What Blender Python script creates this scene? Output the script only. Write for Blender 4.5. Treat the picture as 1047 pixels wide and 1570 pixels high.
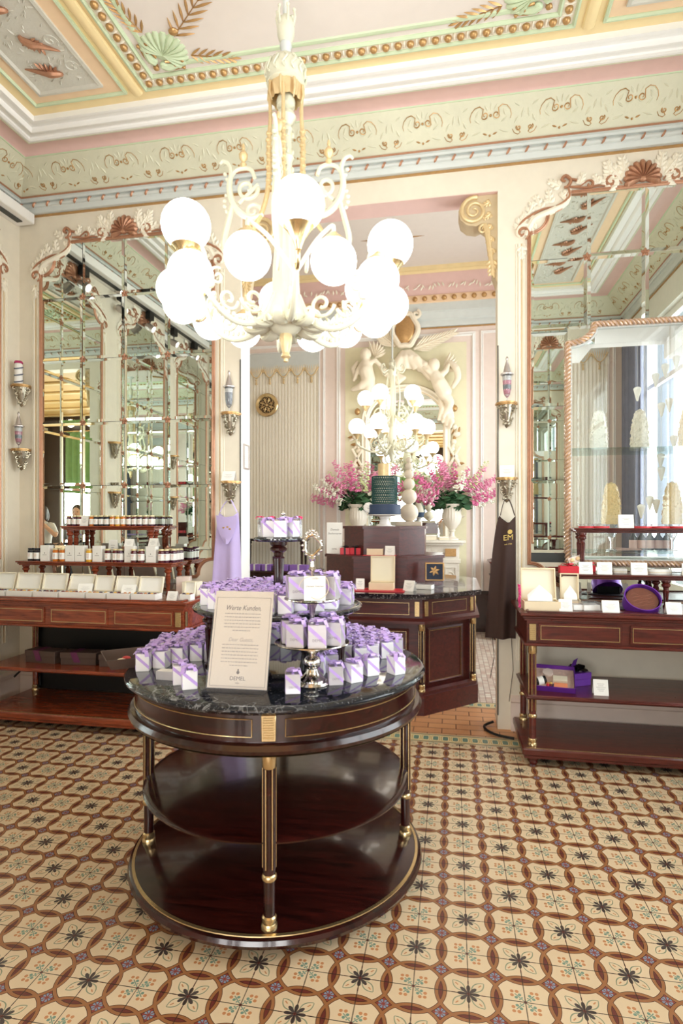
import bpy, bmesh, math, random
from mathutils import Matrix, Vector, noise as mnoise
for o in list(bpy.data.objects): bpy.data.objects.remove(o)
C = bpy.context.scene.collection
R = math.radians; PI = math.pi
rnd = random.Random(7)

# ------------------------------------------------------------------ camera, world, lights, exposure
YAW = math.atan(168.5/890)
cam = bpy.data.cameras.new('camera'); co = bpy.data.objects.new('camera', cam); C.objects.link(co)
co.location = (0, 0, 1.5); co.rotation_euler = (R(90), 0, YAW)
cam.sensor_fit = 'VERTICAL'; cam.sensor_height = 36; cam.sensor_width = 24
cam.lens = 890/1570*36; cam.shift_y = 12/1570; cam.clip_start = .02; cam.clip_end = 100
bpy.context.scene.camera = co
sc = bpy.context.scene
vs = sc.view_settings; vs.view_transform = 'Standard'; vs.look = 'None'; vs.exposure = 0.0; vs.gamma = 1; vs.use_curve_mapping = False
wd = bpy.data.worlds.new('world'); sc.world = wd; wd.use_nodes = True
wd.node_tree.nodes['Background'].inputs[0].default_value = (.80, .90, 1.0, 1)
wd.node_tree.nodes['Background'].inputs[1].default_value = 1.6

def area(name, loc, rot, sx, sy, power, col):
    l = bpy.data.lights.new(name, 'AREA'); l.shape = 'RECTANGLE'; l.size = sx; l.size_y = sy
    l.energy = power; l.color = col
    o = bpy.data.objects.new(name, l); C.objects.link(o); o.location = loc; o.rotation_euler = rot
    return o
# daylight coming in through the shop windows on the right wall, the doorway behind the photographer and the rear room's window
area('daylight_shop_window', (2.62, 2.4, 2.3), (0, R(90), 0), 2.9, 3.2, 185, (.93, .97, 1.0))
area('daylight_street_door', (-.6, -3.35, 1.55), (R(90), 0, 0), 4.4, 1.5, 330, (1.0, .98, .95))
area('daylight_rear_window', (2.62, 6.3, 2.4), (0, R(90), 0), 2.8, 2.6, 210, (.96, .98, 1.0))

# ------------------------------------------------------------------ mesh builder
class MB:
    def __init__(s, M=None): s.v = []; s.f = []; s.M = M
    def add(s, vs_, fs):
        b = len(s.v)
        for p in vs_:
            p = Vector(p)
            if s.M is not None: p = s.M @ p
            s.v.append(tuple(p))
        for f in fs: s.f.append([i+b for i in f])
    def loft(s, rings, cap0=True, cap1=True, closed=False):
        n = len(rings[0]); vs_ = [p for r in rings for p in r]; fs = []; m = len(rings)
        for i in range(m if closed else m-1):
            a = i*n; b = ((i+1) % m)*n
            for j in range(n):
                k = (j+1) % n; fs.append([a+j, a+k, b+k, b+j])
        if not closed:
            if cap0: fs.append(list(range(n))[::-1])
            if cap1: fs.append([(m-1)*n+j for j in range(n)])
        s.add(vs_, fs)
    def box(s, x0, x1, y0, y1, z0, z1, b=0):
        if x0 > x1: x0, x1 = x1, x0
        if y0 > y1: y0, y1 = y1, y0
        if z0 > z1: z0, z1 = z1, z0
        if not b:
            s.add([(x0,y0,z0),(x1,y0,z0),(x1,y1,z0),(x0,y1,z0),(x0,y0,z1),(x1,y0,z1),(x1,y1,z1),(x0,y1,z1)],
                  [[3,2,1,0],[4,5,6,7],[0,1,5,4],[1,2,6,5],[2,3,7,6],[3,0,4,7]]); return
        b = min(b, (x1-x0)*.49, (y1-y0)*.49, (z1-z0)*.49)
        def r8(i, z, c):
            a0, a1, b0, b1 = x0+i, x1-i, y0+i, y1-i
            return [(a0+c,b0,z),(a1-c,b0,z),(a1,b0+c,z),(a1,b1-c,z),(a1-c,b1,z),(a0+c,b1,z),(a0,b1-c,z),(a0,b0+c,z)]
        s.loft([r8(b,z0,b*.3), r8(0,z0+b,b), r8(0,z1-b,b), r8(b,z1,b*.3)])
    def lathe(s, prof, n=24, c=(0,0,0), fl=None, cap=True, a0=0):
        rings = []
        for (r, z) in prof:
            rg = []
            for j in range(n):
                an = a0+2*PI*j/n; rr = r
                if fl and fl[1] <= z <= fl[2]: rr = r*(1-fl[0]*(j % 2))
                rg.append((c[0]+rr*math.cos(an), c[1]+rr*math.sin(an), c[2]+z))
            rings.append(rg)
        s.loft(rings, cap, cap)
    def tube(s, pts, r, n=8, closed=False, flat=1.0, nrm=None):
        pts = [Vector(p) for p in pts]; m = len(pts)
        rs = r if isinstance(r, (list, tuple)) else [r]*m
        if not closed and 4 <= m <= 11:      # round the bends of short hand-laid paths
            q = []; qr = []; k = 3
            for i in range(m-1):
                p0, p1, p2, p3 = pts[max(i-1,0)], pts[i], pts[i+1], pts[min(i+2,m-1)]
                for j in range(k):
                    t = j/k; q.append(.5*((2*p1)+(p2-p0)*t+(2*p0-5*p1+4*p2-p3)*t*t+(3*p1-p0-3*p2+p3)*t*t*t)); qr.append(rs[i]+(rs[i+1]-rs[i])*t)
            q.append(pts[-1]); qr.append(rs[-1]); pts = q; rs = qr; m = len(pts)
        rings = []; up = None
        for i, p in enumerate(pts):
            if closed: d = pts[(i+1) % m]-pts[i-1]
            else: d = pts[min(i+1,m-1)]-pts[max(i-1,0)]
            if d.length < 1e-9: d = Vector((0,0,1))
            d.normalize()
            if nrm is not None: up = Vector(nrm)
            elif up is None: up = Vector((0,0,1)) if abs(d.z) < .9 else Vector((1,0,0))
            x = d.cross(up)
            if x.length < 1e-6: x = d.cross(Vector((1,.1,0)))
            x.normalize(); y = x.cross(d).normalized(); up = y
            rings.append([p + (x*math.cos(t)+y*math.sin(t)*flat)*rs[i] for t in [2*PI*j/n for j in range(n)]])
        s.loft(rings, closed=closed)
    def sphere(s, c, r, n=12, m=8, rot=None):
        if not isinstance(r, (list, tuple)): r = (r, r, r)
        vs_ = []; fs = []
        for i in range(m+1):
            ph = PI*i/m
            if i in (0, m):
                vs_.append((0,0,math.cos(ph)*r[2])); continue
            for j in range(n):
                th = 2*PI*j/n; vs_.append((math.sin(ph)*math.cos(th)*r[0], math.sin(ph)*math.sin(th)*r[1], math.cos(ph)*r[2]))
        for j in range(n): fs.append([0, 1+j, 1+(j+1)%n])
        for i in range(m-2):
            a = 1+i*n; b = a+n
            for j in range(n): k = (j+1)%n; fs.append([a+j, b+j, b+k, a+k])
        l = len(vs_)-1; a = l-n
        for j in range(n): fs.append([l, a+(j+1)%n, a+j])
        c = Vector(c)
        if rot is not None: vs_ = [c + rot @ Vector(p) for p in vs_]
        else: vs_ = [c+Vector(p) for p in vs_]
        s.add(vs_, fs)
    def prism(s, poly, z0, z1, M=None):
        n = len(poly); vs_ = [(x,y,z0) for x,y in poly]+[(x,y,z1) for x,y in poly]
        if M is not None: vs_ = [M @ Vector(p) for p in vs_]
        fs = [list(range(n))[::-1], list(range(n,2*n))]+[[i,(i+1)%n,n+(i+1)%n,n+i] for i in range(n)]
        s.add(vs_, fs)
    def sweep(s, path, prof, closed=True, inward=None, pclosed=True, n=None):
        """path: points (x,y) ; prof: (a,b): a = offset to the left of travel, b = height. Mitred."""
        m = len(path); P = [Vector(p) for p in path]; rings = []
        for i in range(m):
            if closed: d0 = P[i]-P[i-1]; d1 = P[(i+1)%m]-P[i]
            else: d0 = P[i]-P[i-1] if i else P[1]-P[0]; d1 = P[i+1]-P[i] if i < m-1 else P[i]-P[i-1]
            d0.normalize(); d1.normalize()
            n0 = Vector((-d0.y, d0.x)); n1 = Vector((-d1.y, d1.x)); k = n0+n1
            if k.length < 1e-6: k = n0.copy()
            k.normalize(); mi = k/max(.35, k.dot(n0))
            rings.append([(P[i].x+mi.x*a, P[i].y+mi.y*a, b) for a, b in prof])
        if pclosed: s.loft(rings, closed=closed)
        else:
            nn = len(prof); vs_ = [p for r in rings for p in r]; fs = []
            for i in range(m if closed else m-1):
                a = i*nn; b = ((i+1)%m)*nn
                for j in range(nn-1): fs.append([a+j, a+j+1, b+j+1, b+j])
            s.add(vs_, fs)
    def mesh(s, name, m, sharp=35):
        me = bpy.data.meshes.new(name); me.from_pydata(s.v, [], s.f); me.update()
        bm = bmesh.new(); bm.from_mesh(me); bmesh.ops.recalc_face_normals(bm, faces=bm.faces); bm.to_mesh(me); bm.free()
        for p in me.polygons: p.use_smooth = True
        me.set_sharp_from_angle(angle=R(sharp))
        if m: me.materials.append(m)
        return me
    def build(s, name, m, parent=None, loc=(0,0,0), rz=0, sharp=35):
        o = bpy.data.objects.new(name, s.mesh(name, m, sharp)); C.objects.link(o)
        o.location = loc; o.rotation_euler = (0,0,rz)
        if parent: o.parent = parent
        return o
def WM(o, ux, uy, uz):
    M = Matrix.Identity(4)
    for i, a in enumerate((ux, uy, uz)):
        for j in range(3): M[j][i] = a[j]
    for j in range(3): M[j][3] = o[j]
    return M
def tag(o, label, cat, group=None, kind=None):
    if label: o['label'] = label
    if cat: o['category'] = cat
    if group: o['group'] = group
    if kind: o['kind'] = kind
    return o
def thing(name, label, cat, loc=(0,0,0), rz=0, group=None):
    o = bpy.data.objects.new(name, None); C.objects.link(o); o.location = loc; o.rotation_euler = (0,0,rz)
    o.empty_display_size = .05
    return tag(o, label, cat, group)
def struct(o): o['kind'] = 'structure'; return o
def dup(root, loc=None, rz=None, label=None, group=None, scale=None):
    r = root.copy(); C.objects.link(r)
    if loc is not None: r.location = loc
    if rz is not None: r.rotation_euler = (0,0,rz)
    if scale is not None: r.scale = (scale,)*3
    if label: r['label'] = label
    if group: r['group'] = group
    for ch in root.children:
        c = ch.copy(); C.objects.link(c); c.parent = r
        for g in ch.children:
            d = g.copy(); C.objects.link(d); d.parent = c
    return r
def evalmesh(o):
    dg = bpy.context.evaluated_depsgraph_get(); me = bpy.data.meshes.new_from_object(o.evaluated_get(dg))
    o.modifiers.clear(); o.data = me; return o
def organic(mb, name, m, parent, voxel=.008, smooth=3):
    o = mb.build(name, m, parent); md = o.modifiers.new('r', 'REMESH'); md.mode = 'VOXEL'; md.voxel_size = voxel
    s_ = o.modifiers.new('s', 'SMOOTH'); s_.iterations = smooth; s_.factor = .6
    evalmesh(o)
    for p in o.data.polygons: p.use_smooth = True
    return o
def text(body, size, M, m, parent, name='lettering', ext=.0004, align='CENTER', shear=0, sx=1.0):
    cu = bpy.data.curves.new(name, 'FONT'); cu.body = body; cu.size = size; cu.extrude = ext; cu.align_x = align; cu.align_y = 'CENTER'
    cu.shear = shear; cu.resolution_u = 3
    o = bpy.data.objects.new(name, cu); C.objects.link(o)
    dg = bpy.context.evaluated_depsgraph_get(); me = bpy.data.meshes.new_from_object(o.evaluated_get(dg))
    bpy.data.objects.remove(o); bpy.data.curves.remove(cu)
    me.transform(M @ Matrix.Diagonal((sx,1,1,1))); me.materials.clear(); me.materials.append(m)
    o = bpy.data.objects.new(name, me); C.objects.link(o)
    if parent: o.parent = parent
    return o

# ------------------------------------------------------------------ node expressions and materials
def lin(c): return tuple(((x/255)/12.92 if x/255 <= .04045 else ((x/255+.055)/1.055)**2.4) for x in c)
class E:
    nt = None
    def __init__(s, k): s.k = k
    @staticmethod
    def op(o, *a):
        n = E.nt.nodes.new('ShaderNodeMath'); n.operation = o
        for i, x in enumerate(a):
            if isinstance(x, E): E.nt.links.new(x.k, n.inputs[i])
            else: n.inputs[i].default_value = x
        return E(n.outputs[0])
    def __add__(s, o): return E.op('ADD', s, o)
    __radd__ = __add__
    def __sub__(s, o): return E.op('SUBTRACT', s, o)
    def __rsub__(s, o): return E.op('SUBTRACT', o, s)
    def __mul__(s, o): return E.op('MULTIPLY', s, o)
    __rmul__ = __mul__
    def __truediv__(s, o): return E.op('DIVIDE', s, o)
    def lt(s, o): return E.op('LESS_THAN', s, o)
    def gt(s, o): return E.op('GREATER_THAN', s, o)
    def abs(s): return E.op('ABSOLUTE', s)
    def min(s, o): return E.op('MINIMUM', s, o)
    def max(s, o): return E.op('MAXIMUM', s, o)
    def round(s): return E.op('ROUND', s)
    def cos(s): return E.op('COSINE', s)
    def pow(s, o): return E.op('POWER', s, o)
    def mod(s, o): return E.op('FLOORED_MODULO', s, o)
def length(a, b): return E.op('SQRT', a*a+b*b)
def mixc(f, a, b):
    n = E.nt.nodes.new('ShaderNodeMix'); n.data_type = 'RGBA'
    if isinstance(f, E): E.nt.links.new(f.k, n.inputs[0])
    else: n.inputs[0].default_value = f
    for i, x in ((6, a), (7, b)):
        if isinstance(x, tuple): n.inputs[i].default_value = (*x[:3], 1)
        else: E.nt.links.new(x, n.inputs[i])
    return n.outputs[2]
def newmat(name):
    m = bpy.data.materials.new(name); m.use_nodes = True; E.nt = m.node_tree
    return m, m.node_tree, m.node_tree.nodes['Principled BSDF']
def coords(nt):
    t = nt.nodes.new('ShaderNodeTexCoord'); return t.outputs['Object']
def nz(nt, scale, detail=3, vec=None, dist=0, kind='ShaderNodeTexNoise'):
    n = nt.nodes.new(kind); n.inputs['Scale'].default_value = scale
    if 'Detail' in n.inputs: n.inputs['Detail'].default_value = detail
    if 'Distortion' in n.inputs: n.inputs['Distortion'].default_value = dist
    nt.links.new(vec or coords(nt), n.inputs['Vector']); return n
def mat(name, col, rough=.5, metal=0, var=.06, vs_=12, bump=0, bs=60, emit=0, trans=0, ior=1.45, coat=0, sheen=0, sub=0, alpha=1):
    m, nt, b = newmat(name); c = lin(col)
    n = nz(nt, vs_)
    cc = mixc(E(n.outputs[0]), tuple(x*(1-var) for x in c), tuple(min(1, x*(1+var)) for x in c)); nt.links.new(cc, b.inputs['Base Color'])
    b.inputs['Roughness'].default_value = rough; b.inputs['Metallic'].default_value = metal; b.inputs['IOR'].default_value = ior
    b.inputs['Coat Weight'].default_value = coat; b.inputs['Coat Roughness'].default_value = .05
    b.inputs['Transmission Weight'].default_value = trans; b.inputs['Sheen Weight'].default_value = sheen
    b.inputs['Alpha'].default_value = alpha
    if sub: b.inputs['Subsurface Weight'].default_value = sub; b.inputs['Subsurface Scale'].default_value = .02
    if emit: b.inputs['Emission Color'].default_value = (*c, 1); b.inputs['Emission Strength'].default_value = emit
    if bump:
        n2 = nz(nt, bs, 2); bp = nt.nodes.new('ShaderNodeBump'); bp.inputs['Strength'].default_value = bump; bp.inputs['Distance'].default_value = .004
        nt.links.new(n2.outputs[0], bp.inputs['Height']); nt.links.new(bp.outputs[0], b.inputs['Normal'])
    return m
def wood(name, c0, c1, rough=.16, stretch=(1, 9, 9), coat=.25):
    m, nt, b = newmat(name)
    mp = nt.nodes.new('ShaderNodeMapping'); nt.links.new(coords(nt), mp.inputs[0]); mp.inputs['Scale'].default_value = stretch
    n = nz(nt, 4, 6, mp.outputs[0], 1.2); r = nt.nodes.new('ShaderNodeValToRGB'); nt.links.new(n.outputs[0], r.inputs[0])
    r.color_ramp.elements[0].position = .3; r.color_ramp.elements[0].color = (*lin(c0), 1)
    r.color_ramp.elements[1].position = .75; r.color_ramp.elements[1].color = (*lin(c1), 1)
    nt.links.new(r.outputs[0], b.inputs['Base Color']); b.inputs['Coat Weight'].default_value = coat; b.inputs['Coat Roughness'].default_value = .06
    n2 = nz(nt, 30, 4); rr = E(n2.outputs[0])*.12+(rough-.04); nt.links.new(rr.k, b.inputs['Roughness'])
    return m
M_ = {}
M_['wall'] = mat('cream_paint', (230, 221, 203), .55, bump=.05, bs=25)
M_['wallgrey'] = mat('grey_cream_paint', (226, 224, 214), .55)
M_['pinkwall'] = mat('pale_pink_paint', (232, 214, 203), .55)
M_['white'] = mat('white_plaster', (243, 240, 236), .5, var=.02)
M_['relief'] = mat('cream_relief', (240, 232, 214), .5, var=.05)
M_['yellow'] = mat('yellow_cream_plaster', (240, 216, 164), .5)
M_['peach'] = mat('peach_plaster', (236, 204, 168), .5)
M_['pink'] = mat('dusty_pink_plaster', (222, 186, 178), .5)
M_['green'] = mat('pale_green_plaster', (200, 214, 180), .5)
M_['frieze'] = mat('sage_frieze', (214, 212, 188), .55, bump=.35, bs=70)
M_['blue'] = mat('pale_blue_plaster', (206, 210, 206), .5)
M_['ceil'] = mat('pinkish_white_ceiling', (228, 218, 210), .6, var=.03)
M_['greyrel'] = mat('grey_relief', (206, 202, 190), .55, bump=.8, bs=45)
M_['gold'] = mat('gilding', (190, 150, 100), .36, .55, var=.2, vs_=40)
M_['copper'] = mat('copper_gilding', (182, 134, 106), .38, .45, var=.2, vs_=40)
M_['palegold'] = mat('pale_gilding', (222, 196, 150), .4, .35, var=.15, vs_=40)
M_['brass'] = mat('polished_brass', (206, 180, 134), .26, .9, var=.1)
M_['silver'] = mat('polished_silver', (215, 208, 200), .12, 1, var=.1)
M_['oldsilver'] = mat('old_silver', (168, 158, 140), .3, .9, var=.3, vs_=60)
M_['mirror'] = mat('mirror_silvering', (236, 243, 238), .012, 1, var=.02)
M_['black'] = mat('black_paint', (14, 12, 12), .45)
M_['dark'] = mat('dark_joint', (60, 62, 60), .5)
M_['woodLit'] = wood('lit_mahogany', (100, 38, 20), (166, 78, 44), .22)  # mahogany with the strong light on the left counter put into its colour
M_['wood'] = wood('dark_mahogany', (24, 8, 7), (60, 19, 15), .17)
M_['woodO'] = wood('octagon_mahogany', (60, 18, 18), (94, 32, 28), .34, coat=.05)
M_['woodR'] = wood('red_mahogany', (64, 22, 18), (106, 42, 32), .28, coat=.12)
def thin_glass(name, tint, refl=.06, ro=.02):
    m, nt, b = newmat(name); tr = nt.nodes.new('ShaderNodeBsdfTransparent'); gl = nt.nodes.new('ShaderNodeBsdfGlossy'); gl.inputs['Roughness'].default_value = ro
    tr.inputs[0].default_value = (*tint, 1); mx = nt.nodes.new('ShaderNodeMixShader'); lw = nt.nodes.new('ShaderNodeLayerWeight'); lw.inputs[0].default_value = .25
    n = nz(nt, 3); k = E(lw.outputs[0])*.5+refl+E(n.outputs[0])*.01; nt.links.new(k.k, mx.inputs[0]); nt.links.new(tr.outputs[0], mx.inputs[1]); nt.links.new(gl.outputs[0], mx.inputs[2])
    nt.links.new(mx.outputs[0], nt.nodes['Material Output'].inputs[0]); nt.nodes.remove(b); return m
M_['glass'] = thin_glass('clear_glass', (.985, 1, .99))
M_['acrylic'] = thin_glass('clear_acrylic', (.96, .955, .97), .02, .3)
M_['paper'] = mat('white_card', (246, 244, 238), .6, var=.01)
M_['cream'] = mat('cream_card', (238, 228, 204), .6, var=.02)
M_['ink'] = mat('grey_ink', (120, 112, 108), .7)
M_['globe'] = mat('lit_opal_glass', (255, 249, 240), .2, var=0, emit=4.6)
M_['globe2'] = mat('lit_small_opal_glass', (255, 246, 232), .2, var=0, emit=4.5)
M_['chand'] = mat('cream_enamel', (218, 216, 194), .35, var=.06, vs_=30)

def spiral(cx, cy, r0, r1, a0, turns, n=28):
    return [(cx+(r0+(r1-r0)*i/n)*math.cos(a0+turns*2*PI*i/n), cy+(r0+(r1-r0)*i/n)*math.sin(a0+turns*2*PI*i/n)) for i in range(n+1)]
def scroll(mb, pts, r, z=0, n=6, taper=True):
    m = len(pts); rs = [r*(.35+.65*math.sin(PI*min(1, .12+.88*i/m))) if taper else r for i in range(m)]
    mb.tube([(x, y, z) for x, y in pts], rs, n)
def leaf(mb, x, y, ang, L, w, z=0, h=.3):
    """little raised leaf in the local plane"""
    ca, sa = math.cos(ang), math.sin(ang); P = []
    for t, k in ((0,.12),(.25,.75),(.5,1),(.75,.7),(1,.05)):
        cx, cy = x+ca*L*t, y+sa*L*t; ww = w*.5*k
        P.append([(cx-sa*-ww, cy+ca*-ww, z), (cx, cy, z+w*h*k+.001), (cx-sa*ww, cy+ca*ww, z)])
    mb.loft(P)
def acanthus(mb, x, y, ang, L, w, z=0, n=4):
    for i in range(n):
        t = i/n; px, py = x+math.cos(ang)*L*t, y+math.sin(ang)*L*t; s = 1-.5*t
        for sg in (-1, 1): leaf(mb, px, py, ang+sg*(.9-.3*t), L*.5*s, w*s, z)
    leaf(mb, x, y, ang, L, w*.8, z+.002)
def shell(mb, x, y, ang, r, z=0, n=9, spread=2.6, h=.25):
    for i in range(n):
        a = ang+spread*(i/(n-1)-.5); k = 1-.12*abs(i/(n-1)-.5)*2
        P = []
        for t in (0,.3,.6,.85,1):
            w = r*spread/n*.56*(.12+.9*t)*(1 if t < 1 else .5); cx, cy = x+math.cos(a)*r*t*k, y+math.sin(a)*r*t*k; hh = r*h*(.5+.5*math.sin(PI*min(1,t*.8+.1)))*(1 if t < 1 else .4)
            sx_, sy_ = -math.sin(a), math.cos(a)
            P.append([(cx-sx_*w, cy-sy_*w, z), (cx-sx_*w*.6, cy-sy_*w*.6, z+hh*.75), (cx, cy, z+hh), (cx+sx_*w*.6, cy+sy_*w*.6, z+hh*.75), (cx+sx_*w, cy+sy_*w, z)])
        mb.loft(P)
def polar(cx, cy, r, a): return (cx+r*math.cos(a), cy+r*math.sin(a))
# ================================================================== THE ROOM
XL, XR, YF, YB = -3.574, 2.24, .45, 4.3
OX0, OX1, OZ = -1.614, .326, 3.86          # the wide opening to the rear room
CEIL = 4.35
# ---- patterned cement tile floor
def floor_tiles():
    m, nt, b = newmat('encaustic_tiles')
    s = nt.nodes.new('ShaderNodeSeparateXYZ'); nt.links.new(coords(nt), s.inputs[0]); P = .1735
    X = (E(s.outputs[0])-.053)/P; Y = (E(s.outputs[1])-2.226)/P
    ix = X.round(); iy = Y.round(); fx = X-ix; fy = Y-iy
    par = (ix+iy).mod(2.0).gt(.5)
    ax = fx.abs(); ay = fy.abs(); r = length(fx, fy); RR = .575
    a = ax.max(ay); bb = ax.min(ay); ds = r-RR; dn = length(1.0-a, bb)-RR
    noi = nz(nt, 3, 4); wob = E(nz(nt, 40, 3).outputs[0])
    cream = mixc(E(noi.outputs[0]), lin((202, 177, 142)), lin((222, 198, 164)))
    # sprig cell: four diagonal sprigs
    dd = (ax+ay)*.7071; pp = (ax-ay).abs()*.7071
    stem = pp.lt(.010)*dd.lt(.24)*dd.gt(.03)
    lf1 = length(dd-.17, pp-.045).lt(.03); lf0 = length(dd-.10, pp-.03).lt(.016); bud = length(dd-.25, pp-.065).lt(.034); bud2 = length(dd-.31, pp).lt(.033)
    green = lin((112, 140, 122)); org = lin((188, 128, 84)); dk = lin((74, 64, 60)); red = lin((128, 62, 52))
    c1 = mixc(stem.max(lf1).max(lf0), cream, green); c1 = mixc(bud.max(bud2), c1, org)
    c1 = mixc(r.lt(.03), c1, red)
    # flower cell: dark eight-petalled star, leaf outlines, small red tips
    th = E.op('ARCTAN2', fy, fx); pet = ((th*4.0).cos().abs()).pow(.7)*.16+.04
    star = r.lt(pet)*r.gt(.03)
    lw = (dd-.08)*(.40-dd)*3.2; edge = ((pp-lw).abs()).lt(.011)*dd.gt(.10)*dd.lt(.40)
    vein = pp.lt(.012)*dd.gt(.26)*dd.lt(.33)
    c2 = mixc(edge, cream, lin((128, 138, 112))); c2 = mixc(vein, c2, org); c2 = mixc(star, c2, dk)
    tip = (a-.27).abs().lt(.035)*bb.lt(.011); c2 = mixc(tip.max(r.lt(.03)), c2, red)
    c = mixc(par, c2, c1)
    inlens = ds.lt(0.0)*dn.lt(0.0)
    c = mixc(inlens, c, lin((104, 50, 42)))
    gx = .5-ax; gy = .5-ay
    astro = ds.gt(0.0)*dn.gt(0.0)
    c = mixc(astro, c, lin((134, 62, 50)))
    blue = (gx.max(gy)).lt(.088)*(1.0-(gx.min(gy)).lt(.011))*((gx-gy).abs().gt(.012)); c = mixc(blue, c, lin((120, 140, 158)))
    ring = ds.abs().min(dn.abs()); c = mixc(ring.lt(.040), c, lin((66, 34, 28))); c = mixc(ring.lt(.029), c, lin((150, 100, 62)))
    joint = (bb*P).lt(.0009+.0016*wob); c = mixc(joint*.85, c, lin((50, 36, 30)))
    nt.links.new(c, b.inputs['Base Color'])
    nt.links.new((E(noi.outputs[0])*.22+.22).k, b.inputs['Roughness'])
    bp = nt.nodes.new('ShaderNodeBump'); bp.inputs['Distance'].default_value = .001; bp.inputs['Strength'].default_value = .5
    nt.links.new((1.0-joint).k, bp.inputs['Height']); nt.links.new(bp.outputs[0], b.inputs['Normal'])
    return m
def border_mat():
    m, nt, b = newmat('tile_border')
    s = nt.nodes.new('ShaderNodeSeparateXYZ'); nt.links.new(coords(nt), s.inputs[0]); X = E(s.outputs[0]); Y = E(s.outputs[1])
    c = mixc(Y.abs().lt(.07), lin((214, 198, 160)), lin((70, 62, 56)))
    c = mixc(Y.abs().lt(.06), c, lin((214, 196, 150)))
    fx = (X/.066).mod(1.0)-.5
    d = length((fx.abs()*.066-.006).max(0.0), (Y.abs()-.022).max(0.0))
    c = mixc(d.lt(.023), c, lin((196, 160, 90))); c = mixc(d.lt(.017), c, lin((236, 222, 180))); c = mixc(d.lt(.012), c, lin((110, 140, 124)))
    nt.links.new(c, b.inputs['Base Color']); b.inputs['Roughness'].default_value = .35
    return m
def tile_mat(name, cols, w, h, mort=.004, off=.5, rough=.35, mc=(120, 84, 60)):
    m, nt, b = newmat(name); n = nt.nodes.new('ShaderNodeTexBrick'); nt.links.new(coords(nt), n.inputs['Vector'])
    n.offset = off; n.inputs['Scale'].default_value = 1; n.inputs['Brick Width'].default_value = w; n.inputs['Row Height'].default_value = h; n.inputs['Mortar Size'].default_value = mort
    n.inputs['Color1'].default_value = (*lin(cols[0]),1); n.inputs['Color2'].default_value = (*lin(cols[1]),1); n.inputs['Mortar'].default_value = (*lin(mc),1)
    nt.links.new(n.outputs[0], b.inputs['Base Color']); b.inputs['Roughness'].default_value = rough
    return m
def slab(name, x0, x1, y0, y1, z0, z1, m):
    mb = MB(); cx, cy = (x0+x1)/2, (y0+y1)/2; mb.box(x0-cx, x1-cx, y0-cy, y1-cy, z0, z1); return struct(mb.build(name, m, None, (cx, cy, 0)))
ft = floor_tiles()
mb = MB(); mb.box(-5.5, 4.5, -4.0, 3.96, -.06, 0); struct(mb.build('floor', ft))
bm_ = border_mat(); slab('floor', XL-.3, XR+.3, 3.96, 4.12, -.06, 0, bm_)
slab('floor', XL-.3, XR+.3, 4.12, 4.76, -.06, 0, tile_mat('terracotta_tiles', ((208, 150, 102), (198, 140, 96)), .2, .1))
slab('floor', XL-.3, XR+.3, 4.76, 4.9, -.06, 0, bm_)
slab('floor', XL-.3, XR+.3, 4.9, 8.2, -.06, 0, tile_mat('pale_mosaic', ((236, 228, 212), (206, 176, 160)), .05, .05, .003, .0, mc=(150, 120, 104)))

# ---- walls
mb = MB(); mb.box(XL-.2, XL, YF-.2, 8.0, 0, 4.36); struct(mb.build('wall_left', M_['wall']))
mb = MB()
for y0, y1, z0, z1 in ((YF-.2, .8, 0, 4.36), (3.75, 4.9, 0, 4.36), (.8, 3.75, 0, .75), (.8, 3.75, 3.75, 4.36), (4.9, 8.2, 0, .8), (4.9, 8.2, 3.8, 4.9), (7.6, 8.2, .8, 3.8)):
    mb.box(XR, XR+.2, y0, y1, z0, z1)
struct(mb.build('wall_right', M_['wallgrey']))
def holed(x0, x1, y0, y1, z1):
    m = MB(); m.box(x0, OX0, y0, y1, 0, z1); m.box(OX1, x1, y0, y1, 0, z1); m.box(OX0, OX1, y0, y1, OZ, z1); return m
VX0, VX1, VZ0, VZ1 = .80, 1.77, 1.20, 2.855
mb = MB(); mb.box(XL, OX0, YB, YB+.2, 0, 4.9); mb.box(OX0, OX1, YB, YB+.2, OZ, 4.9); mb.box(OX1, VX0, YB, YB+.2, 0, 4.9); mb.box(VX1, XR, YB, YB+.2, 0, 4.9)
mb.box(VX0, VX1, YB, YB+.2, 0, VZ0); mb.box(VX0, VX1, YB, YB+.2, VZ1, 4.9); struct(mb.build('wall_back', M_['wall']))
struct(holed(XL, XR, YF-.2, YF, 4.36).build('wall_front', M_['wall']))
mb = MB(); mb.box(OX0+.001, OX1-.001, YB+.001, YB+.199, OZ-.004, OZ-.0005); struct(mb.build('trim_1', M_['pink']))
mb = MB(); mb.box(OX0+.0005, OX0+.004, YB+.001, YB+.199, 0, OZ-.004); struct(mb.build('trim_2', M_['white']))
for x in (OX0-.002, OX1+.002):
    mb = MB(); mb.box(x-.004, x+.004, YB-.006, YB+.004, 0.1, 2.75, .001); struct(mb.build('trim_3', M_['dark']))
# skirting: cream plinth block round the pillars and along the walls
def skirt(path, name='baseboard_back', closed=False):
    s = MB(); s.sweep(path, [(0,0),(.03,0),(.03,.07),(.022,.085),(.022,.20),(.034,.21),(.034,.235),(.01,.25),(0,.25)], closed); return struct(s.build(name, M_['pinkwall']))
skirt([(XR, YB), (OX1+.09, YB)]); skirt([(OX0-.09, YB), (XL, YB)]); skirt([(XL, YB), (XL, YF)], 'baseboard_left')

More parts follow.
